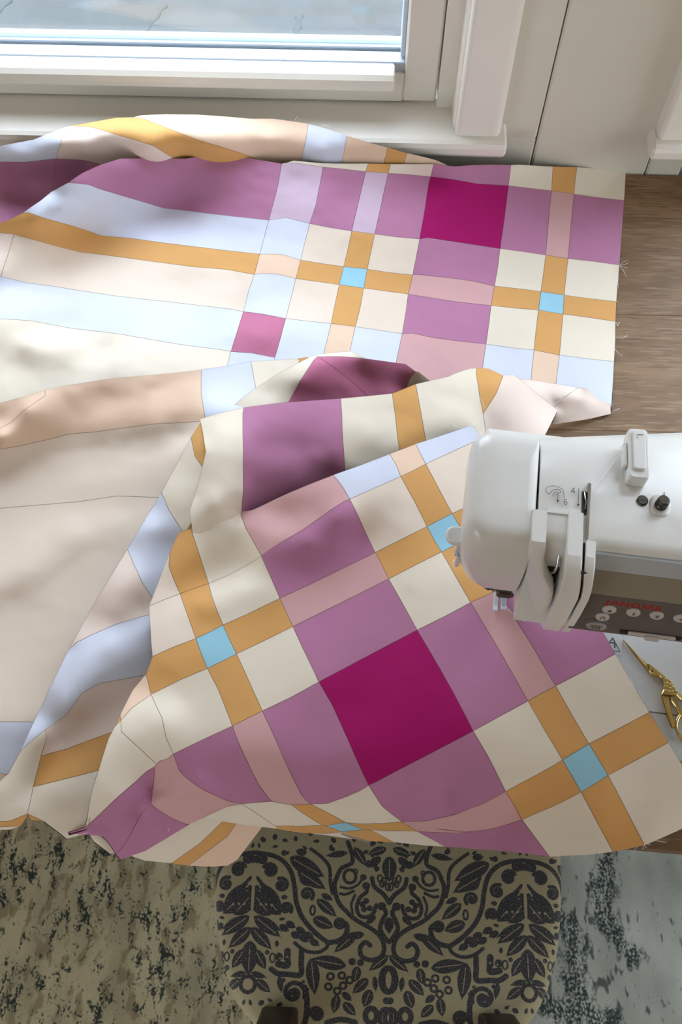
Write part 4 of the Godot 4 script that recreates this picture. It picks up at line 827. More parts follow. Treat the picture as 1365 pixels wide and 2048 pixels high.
# ------------------------------------------------------------------ table, rug, chair
func build_table() -> void:
	var t := thing("table", "light brown oak table against the wall, mostly covered by the quilt top", "table", Vector3(0, 0, 0))
	var zs := [-0.958, -0.886, -0.735, -0.573, -0.42, -0.27, -0.134]
	var x0 := -1.1; var x1 := 0.95
	for k in 6:
		var st := st_new()
		var a := Vector3(x0, TABLE - 0.022, zs[k] + 0.0001); var b := Vector3(x1, TABLE, zs[k + 1] - 0.0001)
		var e := 0.0004
		st.set_smooth_group(-1)
		var vs := func(p: Vector3) -> void:
			st.set_uv(Vector2((p.x + 2.0) / 1.3, (p.z + 2.0) / 0.65)); st.add_vertex(p)
		var top := [Vector3(a.x, b.y, a.z + e), Vector3(b.x, b.y, a.z + e), Vector3(b.x, b.y, b.z - e), Vector3(a.x, b.y, b.z - e)]
		var mid := [Vector3(a.x, b.y - e, a.z), Vector3(b.x, b.y - e, a.z), Vector3(b.x, b.y - e, b.z), Vector3(a.x, b.y - e, b.z)]
		var bot := [Vector3(a.x, a.y, a.z), Vector3(b.x, a.y, a.z), Vector3(b.x, a.y, b.z), Vector3(a.x, a.y, b.z)]
		if k == 5:   # the front edge is not quite square to the wall
			for r in [top, mid, bot]:
				r[2].z += 0.06 * r[2].x; r[3].z += 0.06 * r[3].x
		for q in [[top[0], top[1], top[2], top[3]], [bot[3], bot[2], bot[1], bot[0]]]:
			for i in [0, 1, 2, 0, 2, 3]: vs.call(q[i])
		for pair in [[top, mid], [mid, bot]]:
			for i in 4:
				var j := (i + 1) % 4
				for v in [pair[0][j], pair[0][i], pair[1][i], pair[0][j], pair[1][i], pair[1][j]]: vs.call(v)
		obj("tabletop_board", done(st), M["oak%d" % [0, 1, 0, 2, 1, 0][k]], t)
	for z in [[-0.215, -0.235], [-0.93, -0.95]]:
		slab("apron", Vector3(x0 + 0.03, TABLE - 0.165, z[1]), Vector3(x1 - 0.03, TABLE - 0.0225, z[0]), M.oakframe, t, 0.002)
	for x in [x0 + 0.03, x1 - 0.09]:
		for z in [-0.95, -0.27]:
			slab("leg", Vector3(x, 0.0, z), Vector3(x + 0.06, TABLE - 0.0225, z + 0.06), M.oakframe, t, 0.003)

func build_rug() -> void:
	var st := st_new()
	st.set_smooth_group(-1)
	var o := Vector3(-0.9, 0.009, -0.45); var n := 8
	var sz := Vector2(1.6, 1.0286)
	var pt := func(i: float, j: float, y: float) -> void:
		st.set_uv(Vector2(i, j)); st.add_vertex(Vector3(o.x + i * sz.x, y, o.z + j * sz.y))
	var e := 0.004
	for q in [[e, e], [1 - e, e], [1 - e, 1 - e], [e, e], [1 - e, 1 - e], [e, 1 - e]]: pt.call(q[0], q[1], 0.009)
	var inn := [[e, e], [1 - e, e], [1 - e, 1 - e], [e, 1 - e]]; var out := [[0, 0], [1, 0], [1, 1], [0, 1]]
	for i in 4:
		var j := (i + 1) % 4
		for q in [[inn[j], 0.009], [inn[i], 0.009], [out[i], 0.006], [inn[j], 0.009], [out[i], 0.006], [out[j], 0.006]]: pt.call(q[0][0], q[0][1], q[1])
		for q in [[out[j], 0.006], [out[i], 0.006], [out[i], 0.0], [out[j], 0.006], [out[i], 0.0], [out[j], 0.0]]: pt.call(q[0][0], q[0][1], q[1])
	var r := obj("rug", done(st), M.rug)
	tag(r, "faded grey green rug with distressed dark markings under the chair", "rug")

func build_chair() -> void:
	var t := thing("dining_chair", "chair with dark scrollwork printed upholstered seat and dark wooden back posts", "chair", Vector3(0.055, 0, -0.15))
	# seat cushion: an outline that narrows to the rear, domed top, rolled edge
	var half := []   # (half width, z) from the front to the rear, world units
	var outline := PackedVector2Array()
	for q in [[0.0, -0.335], [0.12, -0.335], [0.185, -0.325], [0.208, -0.295], [0.213, -0.25], [0.213, -0.13], [0.211, -0.09], [0.206, -0.05], [0.198, -0.015], [0.186, 0.015], [0.170, 0.04], [0.150, 0.058], [0.12, 0.066], [0.06, 0.069], [0.0, 0.070]]:
		half.append(Vector2(q[0], q[1]))
	var right := spline(half, 3)
	for q in right: outline.append(q)
	for i in range(right.size() - 2, 0, -1): outline.append(Vector2(-right[i].x, right[i].y))
	var st := st_new(); st.set_smooth_group(0)
	var layers := [[0.62, 0.402], [0.985, 0.405], [1.0, 0.412], [1.004, 0.425], [0.998, 0.438], [0.982, 0.448], [0.955, 0.4545], [0.90, 0.4585], [0.7, 0.4625], [0.4, 0.465], [0.0, 0.466]]
	var mid := Vector2(0, -0.133)
	var uvof := func(p: Vector3, drop: float) -> Vector2:
		return Vector2((p.x + 0.0548 - 0.0548) / 0.326, (p.z - 0.15 + 0.143 + 0.0) / 0.211 + drop)
	for l in layers.size() - 1:
		for i in outline.size():
			var j := (i + 1) % outline.size()
			var f := func(k: int, ll: int) -> Vector3:
				var q: Vector2 = mid + (outline[k] - mid) * layers[ll][0]
				return Vector3(q.x, layers[ll][1], q.y + 0.15)
			var vv := [f.call(i, l), f.call(j, l), f.call(j, l + 1), f.call(i, l + 1)]
			var ids := [0, 2, 1, 0, 3, 2]
			for k in ids:
				var v: Vector3 = vv[k]
				st.set_uv(uvof.call(v, 0.0)); st.add_vertex(v)
	obj("seat", done(st), M.damask, t)
	# rails under the cushion and the legs
	for s in [-1.0, 1.0]:
		slab("seat_rail", Vector3(minf(s * 0.165, s * 0.190), 0.345, -0.16), Vector3(maxf(s * 0.165, s * 0.190), 0.404, 0.17), M.darkwood, t, 0.003)
		var fl := st_new()
		tube(fl, [Vector3(s * 0.178, 0.404, -0.155), Vector3(s * 0.178, 0.2, -0.157), Vector3(s * 0.18, 0.0095, -0.16)], [0.022, 0.019, 0.014], 10)
		obj("leg", done(fl), M.darkwood, t)
		# rear leg and back post in one sweep, square in section
		var bp := st_new()
		var rings := []
		for q in [[0.135, 0.0095, 0.285, 0.015], [0.128, 0.2, 0.235, 0.018], [0.124, 0.40, 0.205, 0.021], [0.124, 0.47, 0.205, 0.021], [0.126, 0.60, 0.228, 0.020], [0.128, 0.75, 0.265, 0.018], [0.130, 0.92, 0.315, 0.016]]:
			var ring := PackedVector3Array()
			for c in rounded(-q[3], -q[3] * 0.9, q[3], q[3] * 0.9, [0.005, 0.005, 0.005, 0.005], 3): ring.append(Vector3(s * q[0] + c.x, q[1], q[2] + c.y))
			rings.append(ring)
		loft(bp, rings)
		obj("back_post", done(bp), M.darkwood, t)
	slab("seat_rail", Vector3(-0.165, 0.345, -0.16), Vector3(0.165, 0.404, -0.135), M.darkwood, t, 0.003)
	slab("seat_rail", Vector3(-0.125, 0.345, 0.19), Vector3(0.125, 0.404, 0.215), M.darkwood, t, 0.003)
	for y in [[0.62, 0.234], [0.76, 0.269], [0.89, 0.306]]:
		var cr := st_new()
		var rr := []
		for k in 9:
			var u := -1.0 + k / 4.0
			rr.append(PackedVector3Array([Vector3(u * 0.125, y[0] - 0.024, y[1] + 0.02 * (1 - u * u) - 0.008), Vector3(u * 0.125, y[0] + 0.024, y[1] + 0.02 * (1 - u * u) + 0.004), Vector3(u * 0.125, y[0] + 0.024, y[1] + 0.02 * (1 - u * u) + 0.018), Vector3(u * 0.125, y[0] - 0.024, y[1] + 0.02 * (1 - u * u) + 0.008)]))
		loft(cr, rr, true, false)
		obj("back_rail", done(cr), M.darkwood, t)

# ------------------------------------------------------------------ the quilt top
# Each layer of the cloth is a height surface laid out on a slanted plan: a point (a, b) of the plan lifted by h along the slant.
var tp := PackedVector2Array()
var tw := PackedFloat64Array()
var slant := Vector2.ZERO
var cache := {}
const STEP := 4.0

func fit_surface(list: Array, ease: float) -> void:
	tp = PackedVector2Array()
	var n: int = list.size() / 3
	var N := n + 3
	var hh := []
	for i in n:
		tp.append(Vector2(list[i * 3], list[i * 3 + 1]) / 100.0); hh.append(float(list[i * 3 + 2]))
	var A := []
	for i in N:
		var row := PackedFloat64Array(); row.resize(N + 1)
		if i < n:
			for j in n:
				var d2 := (tp[i] - tp[j]).length_squared()
				row[j] = d2 * log(d2) * 0.5 if d2 > 0.0 else 0.0
			row[i] += ease
			row[n] = 1.0; row[n + 1] = tp[i].x; row[n + 2] = tp[i].y; row[N] = hh[i]
		else:
			for j in n: row[j] = 1.0 if i == n else (tp[j].x if i == n + 1 else tp[j].y)
		A.append(row)
	for c in N:
		var best := c
		for r in range(c + 1, N):
			if absf(A[r][c]) > absf(A[best][c]): best = r
		var tmp = A[c]; A[c] = A[best]; A[best] = tmp
		var prow: PackedFloat64Array = A[c]
		var inv := 1.0 / prow[c]
		for r in range(c + 1, N):
			var row: PackedFloat64Array = A[r]
			var f := row[c] * inv
			if f == 0.0: continue
			for k in range(c, N + 1): row[k] -= f * prow[k]
			A[r] = row
	tw.resize(N)
	for c in range(N - 1, -1, -1):
		var s: float = A[c][N]
		for k in range(c + 1, N): s -= A[c][k] * tw[k]
		tw[c] = s / A[c][c]

# height and its slopes along a and b
func lift(a: float, b: float) -> Vector3:
	var n := tp.size()
	var x := a * 0.01; var y := b * 0.01
	var h := tw[n] + tw[n + 1] * x + tw[n + 2] * y
	var hx := tw[n + 1]; var hy := tw[n + 2]
	for i in n:
		var p := tp[i]
		var dx := x - p.x; var dy := y - p.y
		var d2 := dx * dx + dy * dy
		if d2 > 1e-9:
			var l := log(d2)
			var w := tw[i]
			h += w * d2 * l * 0.5
			var g := w * (l + 1.0)
			hx += g * dx; hy += g * dy
	hx *= 0.01; hy *= 0.01
	# small undulations of pressed cotton
	var e := 1.5
	var n0 := crinkle(a, b)
	h += n0
	hx += (crinkle(a + e, b) - n0) / e; hy += (crinkle(a, b + e) - n0) / e
	return Vector3(h, hx, hy)

func crinkle(a: float, b: float) -> float:
	return noise.get_noise_2d(a * 0.011, b * 0.011) * 0.40 + noise.get_noise_2d(a * 0.034 + 70.0, b * 0.034) * 0.22

func point(a: float, b: float) -> Array:
	var l := lift(a, b)
	var p := Vector3(a + l.x * slant.x, l.x, b + l.x * slant.y) * 0.001 + Vector3(0, TABLE, 0)
	if l.x < 1.6 and b + l.x * slant.y < -136.0 + 0.06 * (a + l.x * slant.x):   # the cloth rests on the table top
		l = Vector3(1.0 + 0.6 * exp((l.x - 1.6) / 0.6), 0.0, 0.0)
		p = Vector3(a + l.x * slant.x, l.x, b + l.x * slant.y) * 0.001 + Vector3(0, TABLE, 0)
	var pa := Vector3(1.0 + l.y * slant.x, l.y, l.y * slant.y)
	var pb := Vector3(l.z * slant.x, l.z, 1.0 + l.z * slant.y)
	return [p, pb.cross(pa).normalized()]

func node_at(i: int, j: int) -> Array:
	var key := i * 100003 + j
	if not cache.has(key): cache[key] = point(i * STEP, j * STEP)
	return cache[key]

func patch_mesh(poly: PackedVector2Array, down: float) -> SurfaceTool:
	var st := st_new()
	var lo := poly[0]; var hi := poly[0]
	for q in poly: lo = lo.min(q); hi = hi.max(q)
	var put := func(v: Array) -> void:
		st.set_normal(v[1]); st.add_vertex(v[0] - v[1] * down)
	var tri := func(a: Array, b: Array, c: Array) -> void:
		var up: Vector3 = (b[0] - a[0]).cross(c[0] - a[0])
		if up.dot(a[1]) > 0.0:
			put.call(a); put.call(c); put.call(b)
		else:
			put.call(a); put.call(b); put.call(c)
	var i0 := int(floor(lo.x / STEP)); var i1 := int(ceil(hi.x / STEP)); var j0 := int(floor(lo.y / STEP)); var j1 := int(ceil(hi.y / STEP))
	var ins := {}
	for i in range(i0, i1 + 1):
		for j in range(j0, j1 + 1):
			if Geometry2D.is_point_in_polygon(Vector2(i * STEP, j * STEP), poly): ins[i * 100003 + j] = true
	# cells that an edge runs through
	var cut := {}
	for k in poly.size():
		var a := poly[k]; var b := poly[(k + 1) % poly.size()]
		var n := int(a.distance_to(b) / 0.8) + 1
		for s in n + 1:
			var q := a.lerp(b, float(s) / n)
			cut[int(floor(q.x / STEP)) * 100003 + int(floor(q.y / STEP))] = true
	for i in range(i0, i1):
		for j in range(j0, j1):
			var whole: bool = ins.has(i * 100003 + j) and ins.has((i + 1) * 100003 + j) and ins.has(i * 100003 + j + 1) and ins.has((i + 1) * 100003 + j + 1) and not cut.has(i * 100003 + j)
			if whole:
				var a := node_at(i, j); var b := node_at(i + 1, j); var c := node_at(i + 1, j + 1); var d := node_at(i, j + 1)
				tri.call(a, b, c); tri.call(a, c, d)
			elif cut.has(i * 100003 + j) or ins.has(i * 100003 + j) or ins.has((i + 1) * 100003 + j) or ins.has(i * 100003 + j + 1) or ins.has((i + 1) * 100003 + j + 1):
				var cell := PackedVector2Array([Vector2(i, j) * STEP, Vector2(i + 1, j) * STEP, Vector2(i + 1, j + 1) * STEP, Vector2(i, j + 1) * STEP])
				for piece in Geometry2D.intersect_polygons(cell, poly):
					if Geometry2D.is_polygon_clockwise(piece) and piece.size() < 3: continue
					var ix := Geometry2D.triangulate_polygon(piece)
					var pv := []
					for q in piece: pv.append(point(q.x, q.y))
					for t in range(0, ix.size(), 3): tri.call(pv[ix[t]], pv[ix[t + 1]], pv[ix[t + 2]])
	return st

func build_quilt() -> void:
	var t := thing("quilt_top", "unfinished plaid patchwork quilt top in mauve, gold, cream, white and magenta spread over the table", "quilt", Vector3.ZERO)
	for layer in CLOTH:
		slant = layer[1]
		fit_surface(layer[3], layer[5])
		cache = {}
		# which edges two patches share
		var shared := {}
		for row in layer[4]:
			var f: Array = row[1]
			for k in range(0, f.size(), 2):
				var k2 := (k + 2) % f.size()
				shared["%.1f %.1f %.1f %.1f" % [f[k], f[k + 1], f[k2], f[k2 + 1]]] = true
		var back := st_new()
		for row in layer[4]:
			var f: Array = row[1]
			var poly := PackedVector2Array()
			for k in range(0, f.size(), 2): poly.append(Vector2(f[k], f[k + 1]))
			var inset := Geometry2D.offset_polygon(poly, -0.22, Geometry2D.JOIN_MITER)
			var shape := poly
			if inset.size() == 1: shape = inset[0]
			var st := patch_mesh(shape, 0.0)
			# a fold goes on downwards behind its crest
			for k in range(0, f.size(), 2):
				var k2 := (k + 2) % f.size()
				if shared.has("%.1f %.1f %.1f %.1f" % [f[k2], f[k2 + 1], f[k], f[k + 1]]): continue
				var a := Vector2(f[k], f[k + 1]); var b := Vector2(f[k2], f[k2 + 1])
				var outw := Vector2((b - a).y, -(b - a).x).normalized()
				if Geometry2D.is_point_in_polygon((a + b) / 2 + outw * 0.5, poly): outw = -outw
				if outw.dot((a + b).normalized()) < 0.1: continue
				var n := maxi(1, int(a.distance_to(b) / 6.0))
				for s in n:
					var p: Array = point(lerpf(a.x, b.x, float(s) / n), lerpf(a.y, b.y, float(s) / n)); var q: Array = point(lerpf(a.x, b.x, float(s + 1) / n), lerpf(a.y, b.y, float(s + 1) / n))
					var o3 := Vector3(outw.x, 0, outw.y)
					var lp := clampf((p[0].y - TABLE) * 1000.0 - 2.0, 0.0, layer[2]) * 0.001; var lq := clampf((q[0].y - TABLE) * 1000.0 - 2.0, 0.0, layer[2]) * 0.001
					if p[0].z > -0.13: lp = 0.004
					if q[0].z > -0.13: lq = 0.004
					if lp + lq < 0.001: continue
					var last := [p[0], p[1], q[0], q[1]]
					for r in [[0.25, 0.0006], [1.0, -0.002]]:
						var pn: Vector3 = p[0] - Vector3(0, lp * r[0], 0) + o3 * r[1]; var qn: Vector3 = q[0] - Vector3(0, lq * r[0], 0) + o3 * r[1]
						var nn := (o3 + Vector3(0, 0.1, 0)).normalized()
						for v in [[last[0], last[1]], [last[2], last[3]], [qn, nn], [last[0], last[1]], [qn, nn], [pn, nn]]:
							st.set_normal(v[1]); st.add_vertex(v[0])
						last = [pn, nn, qn, nn]
			var mesh := st.commit()
			if mesh.get_surface_count() == 0: continue
			obj(row[0] + "_patch", mesh, M[row[0]], t)
			var bm := patch_mesh(poly, 0.0008).commit()
			if bm.get_surface_count(): back.append_from(bm, 0, Transform3D())
		obj("seam_allowance", back.commit(), M.lining, t)
# ------------------------------------------------------------------ the sewing machine (own axes in millimetres: u to the right, y up, w towards the operator)
func mm(u: float, y: float, w: float) -> Vector3: return Vector3(u, y, w) * 0.001

func section(u0: float, u1: float, prof: Array, st: SurfaceTool, bev := 0.8) -> void:
	prism(st, prof, func(p, d): return mm(d, p.y, p.x), u0, u1, bev)

func plan(st: SurfaceTool, layers: Array) -> void:
	# layers: [y, outline in (u, w)] from below to above
	var rings := []
	for l in layers:
		var ring := PackedVector3Array()
		for q in l[1]: ring.append(mm(q.x, l[0], q.y))
		rings.append(ring)
	loft(st, rings)

func machine_box(called: String, lo: Vector3, hi: Vector3, m: Material, parent: Node, bev := 1.0) -> MeshInstance3D:
	var st := st_new()
	bbox(st, (lo + hi) * 0.0005, (hi - lo) * 0.001, bev * 0.001)
	return obj(called, done(st), m, parent)

# the lean of the control panel on the arm's front
const FACE_A := Vector2(64, 225)
const FACE_B := Vector2(80.5, 190)
func face_point(u: float, y: float, out := 0.0) -> Vector3:
	var t := (FACE_A.y - y) / (FACE_A.y - FACE_B.y)
	var n := Vector2(FACE_A.y - FACE_B.y, FACE_B.x - FACE_A.x).normalized()
	return mm(u, y + n.y * out, lerpf(FACE_A.x, FACE_B.x, t) + n.x * out)
func face_basis() -> Basis:
	var d := Vector3(0, FACE_A.y - FACE_B.y, FACE_A.x - FACE_B.x).normalized()
	return Basis(Vector3.RIGHT, d, Vector3.RIGHT.cross(d))

func oval(rx: float, ry: float, h: float, dome := 0.35) -> ArrayMesh:
	var st := st_new(); var rings := []
	for l in [[1.0, -0.6], [1.0, h * 0.6], [0.93, h * 0.9], [0.80, h], [0.5, h + dome * 0.6], [0.02, h + dome]]:
		var r := PackedVector3Array()
		for k in 28: r.append(Vector3(cos(TAU * k / 28) * rx * l[0], sin(TAU * k / 28) * ry * l[0], l[1]) * 0.001)
		rings.append(r)
	loft(st, rings)
	return done(st)

func on_face(called: String, mesh: Mesh, m: Material, parent: Node, u: float, y: float, out := 1.0) -> MeshInstance3D:
	var o := obj(called, mesh, m, parent)
	o.transform = Transform3D(face_basis(), face_point(u, y, out))
	return o

func glyph(lines: Array, w: float) -> ArrayMesh:
	var st := st_new()
	for l in lines:
		var p := []
		for q in l: p.append(Vector3(q.x, q.y, 0) * 0.001)
		tube(st, p, w * 0.0005, 5)
	return done(st)

func build_machine() -> void:
	var t := thing("sewing_machine", "white computerised sewing machine stitching the quilt top at the right side of the table", "sewing machine", Vector3(0.148, TABLE, -0.36), deg_to_rad(-6.0))
	# bed and base
	var st := st_new()
	plan(st, [[0.6, rounded(-54, -86, 326, 112, [14, 14, 14, 14])], [3, rounded(-57, -89, 329, 115, [14, 14, 14, 14])], [78, rounded(-57, -89, 329, 116.5, [14, 14, 3, 3])], [80, rounded(-55.5, -87.5, 327.5, 116.0, [14, 14, 3, 3])]])
	obj("bed", done(st), M.bed, t)
	st = st_new()
	plan(st, [[0.6, rounded(-54, 117.6, 326, 156, [3, 3, 10, 10])], [3, rounded(-56, 116.8, 328, 159, [3, 3, 10, 10])], [77, rounded(-56, 116.8, 328, 160, [3, 3, 10, 10])], [79.4, rounded(-54.5, 117.2, 326.5, 158, [3, 3, 10, 10])]])
	obj("front_bed_plate", done(st), M.bed, t)
	# arm
	st = st_new()
	var rings := []
	for u in [0.8, 2.0, 40.0, 80.0, 120.0, 170.0, 240.0, 328.0]:
		var b := minf(0.18 * u, 22.0)
		var ring := PackedVector3Array()
		var top := 0.0 if u > 1.0 else -0.8
		for q in [[-58 - b, 180], [-61 - b, 190], [-61 - b, 236], [-58.5 - b, 251], [-53.5 - b, 263], [-46 - b * 0.8, 272], [-34 - b * 0.5, 279], [-18, 283.2], [0, 285], [25, 286], [40, 285.6], [45.5, 284.6], [49, 281.6], [51, 277], [53.5, 266], [58, 246], [64, 225], [72, 207.7], [80.5, 190], [81.5, 186], [80, 182.5], [76, 180.5], [60, 179], [0, 178]]:
			ring.append(mm(u, q[1] + top, q[0]))
		rings.append(ring)
	loft(st, rings)
	obj("arm", done(st), M.machine, t)
	st = st_new()
	plan(st, [[79, rounded(232, -80, 327, 74, [12, 12, 12, 12])], [100, rounded(232, -81, 328, 75, [12, 12, 12, 12])], [181, rounded(224, -82, 328, 79, [12, 12, 12, 12])]])
	obj("pillar", done(st), M.machine, t)
	# rear strip behind the face cover
	st = st_new()
	section(-42, 60, [Vector2(-60, 190), Vector2(-66, 200), Vector2(-67, 240), Vector2(-64, 252), Vector2(-56, 256), Vector2(-48, 250), Vector2(-48, 190)], st, 2.0)
	obj("carrying_handle", done(st), M.machine, t)
	# face cover: rounded head
	st = st_new()
	plan(st, [[174, rounded(-26, -38, -2, 47, [10, 2, 2, 10], 7)], [177, rounded(-33, -42, -0.6, 52, [14, 2, 2, 16], 7)], [184, rounded(-41, -44, -0.6, 56, [16, 2, 1, 20], 7)], [198, rounded(-49, -46, -0.6, 60, [16, 2, 1, 24], 7)], [216, rounded(-53, -47, -0.6, 62, [16, 2, 1, 24], 7)], [238, rounded(-55, -47, -0.6, 61, [16, 2, 1, 22], 7)], [258, rounded(-55.5, -47, -0.6, 58, [15, 2, 1, 20], 7)],
		[270, rounded(-55, -47, -0.6, 55, [15, 2, 1, 19], 7)], [277, rounded(-53.6, -45.5, -0.6, 52.6, [15, 2, 1, 18], 7)], [281.6, rounded(-51, -43, -0.6, 49.5, [14, 2, 1, 17], 7)], [284.2, rounded(-47.5, -39, -1.2, 45.5, [13, 2, 1, 16], 7)], [285.6, rounded(-42, -33, -2.5, 39, [10, 2, 1, 13], 7)], [286.2, rounded(-30, -18, -8, 24, [6, 2, 1, 6], 7)]])
	obj("face_cover", done(st), M.machine, t)
	# thread channel covers
	var v := func(a: Array) -> PackedVector2Array:
		var o := PackedVector2Array()
		for q in a: o.append(Vector2(q[0], q[1]))
		return o
	st = st_new()
	plan(st, [[170.5, v.call([[-1, 26], [26, 26], [26.4, 72.5], [24, 74], [19, 74], [-1, 49]])], [173, v.call([[-2, 25], [27, 25], [27.4, 74], [25, 76], [17.8, 76], [-2.5, 49]])], [188, v.call([[-3, 25], [26, 25], [26.2, 76], [24, 77.6], [16.6, 77], [-3, 50]])], [207, v.call([[-4, 25], [25, 25], [25.4, 76], [23, 77.6], [15.4, 76], [-3.5, 51]])], [225, v.call([[-4, 25], [24.6, 25], [25.2, 75.5], [22.6, 77], [13.6, 73.5], [-4, 52]])], [240, v.call([[-4, 25], [22.6, 25], [23.4, 74], [21, 75.4], [11.6, 70], [-4, 53]])], [249, v.call([[-4, 25], [17, 25], [18.4, 71.5], [16.4, 72.6], [9.4, 67.5], [-4, 53.5]])], [257, v.call([[-4, 25], [11.8, 25], [13.0, 67], [11.4, 67.8], [5.6, 63.5], [-4, 54]])], [268, v.call([[-4, 25], [9.4, 25], [9.6, 61], [8.2, 61.6], [1.6, 60], [-4, 54]])], [280, v.call([[-4, 25], [8.6, 25], [8.8, 55.8], [7.2, 56.4], [-1, 56], [-4, 54]])], [285, v.call([[-4, 24], [8, 24], [8, 53.5], [6.5, 54], [-2, 54], [-4, 53]])], [287.4, v.call([[-3.4, 24.6], [7.6, 24.6], [7.6, 51.5], [6, 52], [-2, 52], [-3.4, 51.4]])]])
	obj("thread_cover", done(st), M.machine, t)
	# two fins to the right of the channel, leaning outwards as they go down
	for fin in [[[28.4, 43.2], [27.4, 43.2], [26.6, 43.0], [26.0, 42.6], [25.2, 41.2], [24.6, 39.2], [24.2, 37.6], [24.0, 36.8], [24.0, 36.4], [24.6, 35.8]], [[45.2, 51.6], [45.2, 51.6], [45.0, 51.4], [44.6, 51.0], [43.2, 50.0], [41.2, 48.4], [39.6, 47.2], [38.8, 46.6], [38.4, 46.4], [39.0, 45.8]]]:
		var lay := []
		var ys := [168.0, 190.0, 215.0, 245.0, 258.0, 270.0, 278.0, 283.0, 286.2, 288.0]
		var fr := [80.5, 82.0, 81.6, 79.6, 78.6, 77.0, 75.0, 72.0, 67.5, 60.0]
		var rear := 23.0 if fin[0][0] < 40.0 else 46.0
		for k in 10:
			var f: Array = fin[k]
			lay.append([ys[k], rounded(f[0], rear, f[1], fr[k], [0.6, 0.6, 1.6, 1.6], 4)])
		st = st_new(); plan(st, lay)
		obj("thread_cover", done(st), M.machine, t)
	machine_box("thread_cover", Vector3(26.5, 167.6, 56), Vector3(34, 176, 78.5), M.machine, t, 1.4)
	# back wall of the channel, its dark window and the take-up lever
	st = st_new()
	section(7.4, 27.0, [Vector2(22, 250), Vector2(22, 287.0), Vector2(25.4, 287.0), Vector2(29, 279), Vector2(36, 267), Vector2(58, 251), Vector2(62, 235), Vector2(64, 178), Vector2(30, 178)], st, 0.3)
	obj("channel_wall", done(st), M.machine, t)
	st = st_new()
	section(13.6, 25.4, [Vector2(36, 250), Vector2(38.2, 266.2), Vector2(58.6, 251.4), Vector2(62.8, 235.2), Vector2(64.8, 178.5), Vector2(44, 178.5)], st, 0.2)
	obj("channel_slot", done(st), M.black, t)
	machine_box("channel_slot", Vector3(36.0, 236, 24), Vector3(41.0, 283.6, 72), M.black, t, 0.3)
	machine_box("channel_slot", Vector3(41.0, 178, 44), Vector3(47.0, 244, 77), M.black, t, 0.3)
	st = st_new()
	var pts := []
	for q in [[21.5, 258, 40], [21.4, 268, 42], [21.6, 271, 46], [21.8, 268, 52], [21.8, 261, 59], [20.6, 254, 62], [18.5, 249, 60]]: pts.append(mm(q[0], q[1], q[2]))
	tube(st, spline(pts, 5), 0.0011, 8)
	obj("take_up_lever", done(st), M.steel, t)
	# chrome tension plate beside the slit
	st = st_new()
	section(38.2, 40.6, [Vector2(-4, 276), Vector2(-4.5, 288), Vector2(-2, 291), Vector2(4, 290), Vector2(44, 287.6), Vector2(45, 276)], st, 0.4)
	obj("tension_plate", done(st), M.steel, t)
	machine_box("slit", Vector3(34.4, 280, 3), Vector3(38.0, 286.35, 24), M.black, t, 0.3)
	st = st_new()
	pts = []
	for q in [[36.2, 286.5, 4], [36.6, 287.4, 9], [37.6, 287.2, 14], [37.0, 286.6, 19]]: pts.append(mm(q[0], q[1], q[2]))
	tube(st, spline(pts, 4), 0.0006, 6)
	obj("check_spring", done(st), M.steel, t)
	# front panels
	st = st_new()
	section(47.2, 322, [Vector2(49, 279.5), Vector2(52.6, 279.5), Vector2(54.4, 268), Vector2(56.6, 257.6), Vector2(53, 257.6)], st, 0.3)
	obj("trim_band", done(st), M.band, t)
	st = st_new()
	section(47.2, 322, [Vector2(53, 257.3), Vector2(56.7, 257.3), Vector2(59.2, 246), Vector2(64.9, 226), Vector2(60, 226)], st, 0.3)
	obj("display_panel", done(st), M.taupe, t)
	st = st_new()
	section(47.2, 322, [Vector2(61, 225.6), Vector2(65.0, 225.6), Vector2(73.0, 208.3), Vector2(81.5, 190.2), Vector2(82.6, 185.6), Vector2(81, 181.5), Vector2(74, 181)], st, 0.3)
	obj("control_panel", done(st), M.darkpanel, t)
	var tm := text_mesh("JANOME", 0.0052, true)
	var lg := obj("logo", tm, M.red, t)
	lg.transform = Transform3D(face_basis().scaled_local(Vector3(1.62, 1.0, 1.0)), face_point(93.5, 218.4, 1.2))
	var marks := [
		[[Vector2(-1.6, -1.0), Vector2(0, 1.2), Vector2(1.6, -1.0)], [Vector2(-1.6, -1.2), Vector2(1.6, -1.2)], [Vector2(0.2, 0.6), Vector2(0.2, -2.0)]],
		[[Vector2(-1.2, -1.6), Vector2(0.2, 1.2), Vector2(1.2, -0.4)], [Vector2(0, -1.8), Vector2(0, 1.4)]],
		[[Vector2(-1.6, -1.2), Vector2(1.6, 1.4)], [Vector2(-1.6, 1.4), Vector2(1.4, -1.4)], [Vector2(0, -2), Vector2(0, 1)]],
		[[Vector2(-1.8, 0), Vector2(1.8, 0.8)], [Vector2(0, -1.5), Vector2(1.2, 1.2)]],
		[[Vector2(-1.8, -1.6), Vector2(-1.6, 0.8), Vector2(0, 1.6), Vector2(1.6, 0.6), Vector2(1.2, -1.4)]]]
	var spots := [[75.2, 211.6], [95.0, 211.6], [114.2, 211.6], [133.8, 211.6], [71.6, 203.0]]
	var bt := oval(5.9, 4.6, 1.6)
	for k in 5:
		var b := on_face("button", bt, M.button, t, spots[k][0], spots[k][1], 0.8)
		var g := obj("symbol", glyph(marks[k], 0.7), M.ink, b)
		g.position = Vector3(0.0004, -0.0002, 0.00195)
	on_face("button_well", oval(11.0, 6.4, 1.2, 0.1), M.darkpanel, t, 68.4, 194.2, 0.8)
	var sb := on_face("start_button", oval(8.8, 4.4, 2.8, 0.5), mat(Color(0.60, 0.57, 0.55), 0.4), t, 68.6, 193.6, 0.9)
